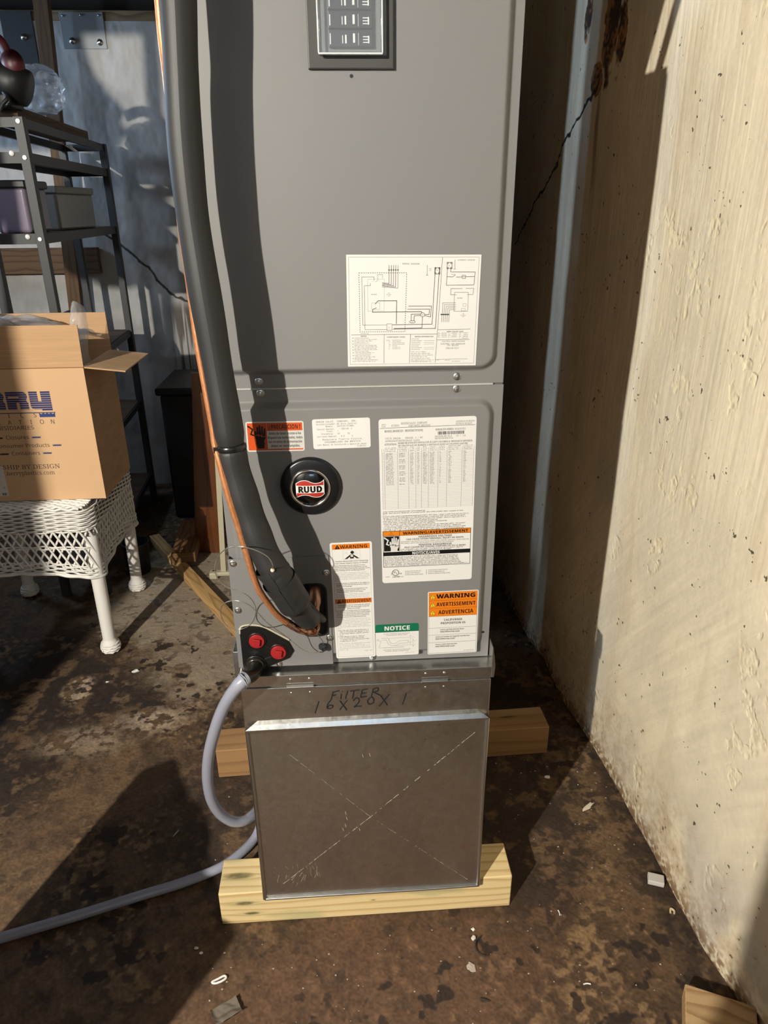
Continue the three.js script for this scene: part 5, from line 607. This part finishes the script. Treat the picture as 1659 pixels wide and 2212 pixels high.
{
  const brown = new THREE.MeshPhysicalMaterial({ map: woodTex(512, 256, [0.4, 0.215, 0.08], [0.31, 0.155, 0.05], 4), roughness: 0.4, clearcoat: 0.4 });
  const pn = single('varnished_board', blockUV(rb(-0.055, 0.055, 0, 0.78, -0.012, 0.012, 0.004), 2, 4, 0, 0, 'y'), brown, 'orange varnished board standing on end behind the unit', 'board'); pn.position.set(-0.63, 0.0, -1.74); pn.rotation.z = -0.09;
  const cs = thing('bed_rail', 'cream metal rail with a bracket foot standing behind the unit', 'rail'), cream = M([0.52, 0.47, 0.33], 0.5);
  part('rail', bar([-0.528, 0.03, -1.5], [-0.5, 0.66, -1.52], 0.02, 0.012), cream, cs); part('foot', merge([rb(-0.58, -0.5, 0.012, 0.03, -1.515, -1.485, 0.006), rb(-0.585, -0.55, 0, 0.03, -1.52, -1.48, 0.008)]), cream, cs);
  const pale = new THREE.MeshPhysicalMaterial({ map: woodTex(512, 128, [0.78, 0.63, 0.42], [0.62, 0.46, 0.27], 5), roughness: 0.75 });
  const st = single('wood_offcut', blockUV(rb(-0.048, 0.048, 0, 0.045, -0.16, 0.16, 0.003), 3, 6, 0, 0, 'z'), new THREE.MeshPhysicalMaterial({ map: woodTex(512, 128, [0.5, 0.36, 0.22], [0.36, 0.25, 0.14], 5), roughness: 0.8 }), 'short thick timber offcut lying across the floor lath', 'timber'); st.position.set(-0.71, 0.0355, -1.74); st.rotation.y = 0.06; st.rotation.x = 0.03;
  const lt = single('wood_lath', blockUV(rb(-0.022, 0.022, 0, 0.034, -0.47, 0.47, 0.002), 2, 5, 0, 0, 'z'), pale, 'long pale timber lath on the floor behind the unit', 'timber'); lt.position.set(-0.645, 0, -1.46); lt.rotation.y = 0.545;
  const bb = thing('black_tote', 'black plastic tote standing against the back wall', 'bin'); part('tub', rb(-0.85, -0.56, 0, 0.6, -2.5, -2.12, 0.015), M([0.006, 0.006, 0.006], 0.6), bb); part('lid', rb(-0.865, -0.545, 0.6, 0.635, -2.515, -2.105, 0.01), M([0.008, 0.008, 0.008], 0.5), bb);
  const pot = lathe([[0, 0], [0.045, 0.002], [0.054, 0.13], [0.056, 0.135], [0.05, 0.135], [0.044, 0.012], [0, 0.012]], 32); pot.translate(-0.885, 0, -1.58); single('black_pail', pot, M([0.004, 0.004, 0.004], 0.6), 'small black pail on the floor behind the wicker stool', 'pail');
}
// ---------------------------------------------------------------- small things on the floor
{
  const white = M([0.78, 0.75, 0.7], 0.55), chip = (r, f, s) => { const g = new THREE.DodecahedronGeometry(r, 0), p = g.attributes.position; for (let i = 0; i < p.count; i++) { const k = 0.7 + 0.6 * hash(Math.round(p.getX(i) * 5e4) + s, Math.round(p.getY(i) * 5e4 + p.getZ(i) * 3e4)); p.setXYZ(i, p.getX(i) * k * 1.3, Math.max(-r * f * 0.5, p.getY(i) * f * k), p.getZ(i) * k); } g.computeVertexNormals(); g.translate(0, r * f * 0.5, 0); return g; };
  const put = (m, x, z, a = 0) => { m.position.set(x, 0.0005, z); m.rotation.y = a; return m; };
  put(single('paint_chip', chip(0.009, 0.5, 1), white, 'white chip of paint near the wicker stool foot', 'chip'), -0.7194, -0.8792, 0.4);
  put(single('paint_chip', chip(0.004, 0.6, 2), white, 'tiny white chip of paint on the dark dirt beyond the stool', 'chip'), -0.7955, -0.8288);
  put(single('paint_chip', chip(0.012, 0.35, 3), M([0.4, 0.33, 0.24], 0.7), 'tan paint flake behind the rear timber block', 'chip'), 0.5082, -0.5062, 1);
  put(single('paint_chip', chip(0.006, 0.4, 4), white, 'small white chip in the shadow beside the rear block', 'chip'), 0.4756, -0.3344);
  const sliv = (pts, r) => tube(pts, r, 16, 6);
  put(single('paint_chip', (() => { const g = chip(0.011, 0.25, 5); g.scale(1.5, 1, 0.55); return g; })(), M([0.62, 0.56, 0.44], 0.6), 'long pale flake of paint between block and cream wall', 'chip'), 0.5485, -0.2315, 0.6);
  const plaster = rb(-0.017, 0.017, 0, 0.012, -0.012, 0.012, 0.002); put(single('plaster_lump', plaster, M([0.52, 0.5, 0.47], 0.8), 'grey lump of plaster at the foot of the cream wall', 'plaster'), 0.628, -0.0134, -0.35);
  put(single('plastic_bit', sliv([[0, 0.0015, -0.006], [0.0012, 0.0015, 0], [0.0004, 0.0015, 0.006]], 0.0013), white, 'thin upright white plastic sliver right of the front block', 'plastic bit'), 0.3945, 0.0473);
  put(single('plastic_bit', sliv([[-0.007, 0.0015, 0], [0, 0.0015, -0.001], [0.007, 0.0015, 0.0006]], 0.0014), white, 'short white plastic sliver lying across the brown stain', 'plastic bit'), 0.4058, 0.1974);
  put(single('bread_curl', sliv([[-0.004, 0.002, 0.004], [0.001, 0.003, -0.005], [0.006, 0.002, 0.0], [0.003, 0.002, 0.006]], 0.0024), M([0.6, 0.48, 0.3], 0.8), 'curled tan scrap near the cream wall', 'scrap'), 0.6314, 0.0597);
  const clip = tube(new THREE.CatmullRomCurve3([[-0.012, 0.002, 0.004], [0.0, 0.002, -0.001], [0.012, 0.003, -0.004], [0.015, 0.003, 0.0], [0.008, 0.003, 0.005], [-0.006, 0.002, 0.007]].map(p => V(...p)), true), 0.0022, 40, 6, true); put(single('wall_anchor', clip, white, 'white plastic loop lying in front of the timber block', 'clip'), -0.3004, 0.1426, 0.1);
  put(single('pebble', chip(0.0035, 0.7, 6), white, 'white pebble under the front block edge', 'pebble'), 0.2082, 0.0726);
  put(single('pebble', chip(0.0045, 0.6, 7), M([0.6, 0.56, 0.5], 0.7), 'pale pebble beside the bent black wire', 'pebble'), 0.2053, 0.0906, 1);
  put(single('bent_wire', sliv([[0.0, 0.002, -0.024], [-0.013, 0.003, -0.012], [-0.015, 0.002, 0.004], [-0.006, 0.002, 0.016], [0.0, 0.002, 0.018]], 0.0016), M([0.02, 0.018, 0.014], 0.7), 'bent black wire lying on the brown floor', 'wire'), 0.222, 0.1121);
  put(single('bent_wire', sliv([[-0.009, 0.002, -0.004], [0.002, 0.003, 0.0], [0.009, 0.002, 0.003]], 0.0014), M([0.02, 0.018, 0.014], 0.7), 'short dark twig of wire near the frame foot of the floor', 'wire'), 0.205, 0.215);
  put(single('leaf_scrap', chip(0.008, 0.2, 8), M([0.42, 0.36, 0.3], 0.8), 'pale torn scrap on the stained floor', 'scrap'), 0.19, 0.15, 2);
  put(single('nail', (() => { const g = cyl(0.0016, 0.0016, 0.02, 8); g.rotateZ(Math.PI / 2); g.translate(0, 0.0018, 0); return g; })(), M([0.3, 0.29, 0.28], 0.5, { metalness: 0.5 }), 'small grey nail in the shadow left of the hose', 'nail'), -0.4556, -0.2155, 1.1);
  put(single('pebble', chip(0.003, 0.7, 9), white, 'white speck in front of the block beside the loop', 'pebble'), -0.3428, 0.087);
  put(single('pebble', chip(0.0035, 0.7, 10), M([0.55, 0.5, 0.44], 0.7), 'dull speck next to the white one by the hose', 'pebble'), -0.355, 0.076);
  const rag = quadGrid(0.05, 0.035, 16, 12, (a, b) => [a, 0.002 + 0.014 * fbm(a * 60 + 3, b * 60, 3), b]); put(single('dust_clump', rag, M([0.16, 0.13, 0.1], 0.95), 'grey clump of lint at the bottom edge of the floor', 'lint'), -0.2753, 0.2069, 0.5);
  const dust = []; for (let k = 0; k < 230; k++) { const x = rr(-0.35, 0.62), z = rr(-0.5, 0.26); if (x > -0.32 && x < 0.31 && z < 0.04) continue; const g = chip(rr(0.0006, 0.0018), 0.7, k); g.translate(x, 0, z); dust.push(g); } const d = single('floor_grit', merge(dust), M([0.36, 0.31, 0.25], 0.8), 'pale grit scattered over the brown floor', 'grit'); d.userData.kind = 'stuff';
  const bl = single('timber_block', blockUV(rb(-0.06, 0.06, 0, 0.04, -0.045, 0.045, 0.003), 4, 5), new THREE.MeshPhysicalMaterial({ map: woodTex(256, 128, [0.72, 0.6, 0.44], [0.56, 0.43, 0.28], 5), roughness: 0.8 }), 'light timber offcut against the foot of the cream wall', 'timber'); bl.position.set(0.612, 0, 0.297); bl.rotation.y = -0.42;
}
// ---------------------------------------------------------------- out of the picture: what lights and shades it
{
  const lp = thing('ceiling_lamp', 'bare bulb in a porcelain holder under the joists', 'lamp');
  const g = new THREE.SphereGeometry(0.032, 24, 16); g.translate(LAMP.x, LAMP.y, LAMP.z); part('bulb', g, M([1, 0.9, 0.75], 0.4, { emissive: new THREE.Color(1, 0.83, 0.6), emissiveIntensity: 40 }), lp);
  part('holder', (() => { const h = lathe([[0.018, -0.03], [0.024, -0.025], [0.05, 0.012], [0.052, 0.03], [0, 0.03]], 28); h.translate(LAMP.x, LAMP.y + 0.06, LAMP.z); return h; })(), M([0.8, 0.78, 0.74], 0.3), lp);
  const col = lathe([[0, 0], [0.09, 0], [0.09, 0.012], [0.052, 0.014], [0.052, 2.18], [0.09, 2.182], [0.09, 2.2], [0, 2.2]], 28); col.translate(-0.41, 0, 1.28); single('unseen_column', col, M([0.25, 0.1, 0.08], 0.5), 'unseen round column that shades the near corner of the cream wall', 'column');  // out of view, placed to shade the lower right corner
  const lk = thing('unseen_locker', 'unseen grey locker that shades the cardboard box and stool', 'locker'), lkM = M([0.1, 0.11, 0.11], 0.5); part('body', rb(-0.8, 0, 0, 1.715, 0, 0.42, 0.004), lkM, lk); for (const x of [-0.795, -0.397]) { const d = part('door', rb(x, x + 0.392, 0.05, 1.69, 0.421, 0.436, 0.003), lkM, lk); part('handle', rb(x + 0.19, x + 0.205, 0.9, 1.02, 0.436, 0.456, 0.004), zinc, d); } lk.position.set(-1.375, 0, 0.95); lk.rotation.y = -0.215;  // out of view, turned so its shadow edge falls across the box
  const st = thing('unseen_case', 'slim black suitcase standing left of the walkway', 'unseen_case'); part('shell', rb(-0.208, 0.208, 0.012, 0.63, -0.035, 0.035, 0.012, 3), M([0.02, 0.02, 0.022], 0.4), st); part('grip', tube([[-0.06, 0.628, 0], [-0.05, 0.655, 0], [0.05, 0.655, 0], [0.06, 0.628, 0]], 0.007, 20, 8), black, st); for (const x of [-0.17, 0.17]) part('foot', rb(x - 0.02, x + 0.02, 0, 0.013, -0.03, 0.03, 0.003), black, st); st.position.set(-0.796, 0, 0.554); st.rotation.y = -1.154;  // out of view, sized for the pointed shadow on the left floor
  const ply = new THREE.MeshPhysicalMaterial({ map: woodTex(256, 256, [0.62, 0.5, 0.34], [0.5, 0.38, 0.24], 4), roughness: 0.8 });
  const p1 = single('unseen_plywood_sheet', bar([0.33, 0.975, -0.56], [0.42, 0.975, -0.965], 0.014, 1.95), ply, 'unseen plywood sheet behind the air handler, one side of a light slit', 'plywood');  // hidden behind the unit, blocks daylight on one side of the stripe
  const p2 = single('unseen_plywood_sheet', bar([0.435, 0.975, -1.06], [0.49, 0.975, -1.75], 0.014, 1.95), ply, 'second unseen plywood sheet, its gap shapes the blue wall stripe', 'plywood');  // hidden too, closes the other side of the stripe
  const cab = thing('added_dark_cabinet', 'added tall dark cabinet behind the camera that soaks up wall bounce', 'cabinet'), dk = M([0.035, 0.026, 0.02], 0.5); part('carcass', rb(0.28, 0.68, 0.0, 1.95, 1.0, 2.7, 0.005), dk, cab); for (const z of [1.02, 1.86]) { const d = part('door', rb(0.258, 0.279, 0.06, 1.93, z, z + 0.82, 0.004), dk, cab); part('knob', (() => { const g = new THREE.SphereGeometry(0.016, 14, 10); g.translate(0.24, 1.0, z < 1.5 ? z + 0.76 : z + 0.06); return g; })(), zinc, d); }  // added behind the camera to darken the bounce on the panels
  // out of view left of the walkway, shaped to shade the back wall
  single('unseen_header_board', blockUV(rb(-2.28, -1.05, 2.105, 2.2, -0.02, 0.02, 0.003), 2, 5), oldWood, 'unseen rough board that shades the top of the back wall', 'board');  // unseen, cuts off the lamplight above the upper wall patch
  single('unseen_leaning_pipe', (() => { const g = cyl(0.0165, 0.0165, 0.78, 20); g.rotateZ(-0.066); g.translate(-1.2925, 1.81, 0.06); return g; })(), M([0.05, 0.05, 0.05], 0.5), 'unseen leaning black pipe that shades a strip of the back wall', 'pipe');  // unseen, its shadow is the dark upright band on the back wall
  const jk = thing('unseen_jacket', 'unseen dark jacket outline cut to shade the back wall', 'jacket'), cloth = M([0.03, 0.035, 0.05], 0.9);
  part('body', poly([[-1.64, 2.13], [-1.4, 2.13], [-1.397, 2.077], [-1.386, 2.032], [-1.363, 1.998], [-1.341, 1.975], [-1.332, 1.965], [-1.345, 1.945], [-1.352, 1.9], [-1.4, 1.89], [-1.47, 1.897], [-1.64, 1.9]], 0.03, 0.004).translate(0, 0, -0.06), cloth, jk); part('sleeve', taperTube([[-1.62, 2.1, -0.045], [-1.68, 1.95, -0.045], [-1.7, 1.7, -0.045]], t => 0.04 - 0.01 * t, 20, 14), cloth, jk);  // unseen outline cut so lamplight leaves patches on the back wall
  single('unseen_thin_pipe', tube([[-1.7, 1.93, 0.03], [-1.4, 1.931, 0.03], [-1.2, 1.929, 0.03]], 0.012, 10, 12), M([0.3, 0.3, 0.3], 0.5), 'unseen thin grey pipe that shades a bar on the back wall', 'pipe');  // unseen, divides the lit patches with a thin shadow
  const tk = thing('unseen_tank', 'unseen round grey tank that shades an arc on the back wall', 'tank'); part('shell', (() => { const g = lathe([[0, -0.12], [0.05, -0.115], [0.085, -0.095], [0.098, -0.06], [0.1, 0.0], [0.096, 0.03], [0.078, 0.062], [0.045, 0.084], [0, 0.09]], 32); g.translate(-1.4, 1.735, 0); return g; })(), M([0.12, 0.14, 0.16], 0.5), tk); part('rod', (() => { const g = cyl(0.004, 0.004, 0.3, 10); g.translate(-1.42, 1.96, 0); return g; })(), zinc, tk);  // unseen, its domed top rounds the lower edge of a lit patch
}
scene.traverse(o => { if (o.isMesh) { o.castShadow = o.receiveShadow = true; } });
for (const l of [bulb]) { l.castShadow = true; }
renderer.render(scene, camera);
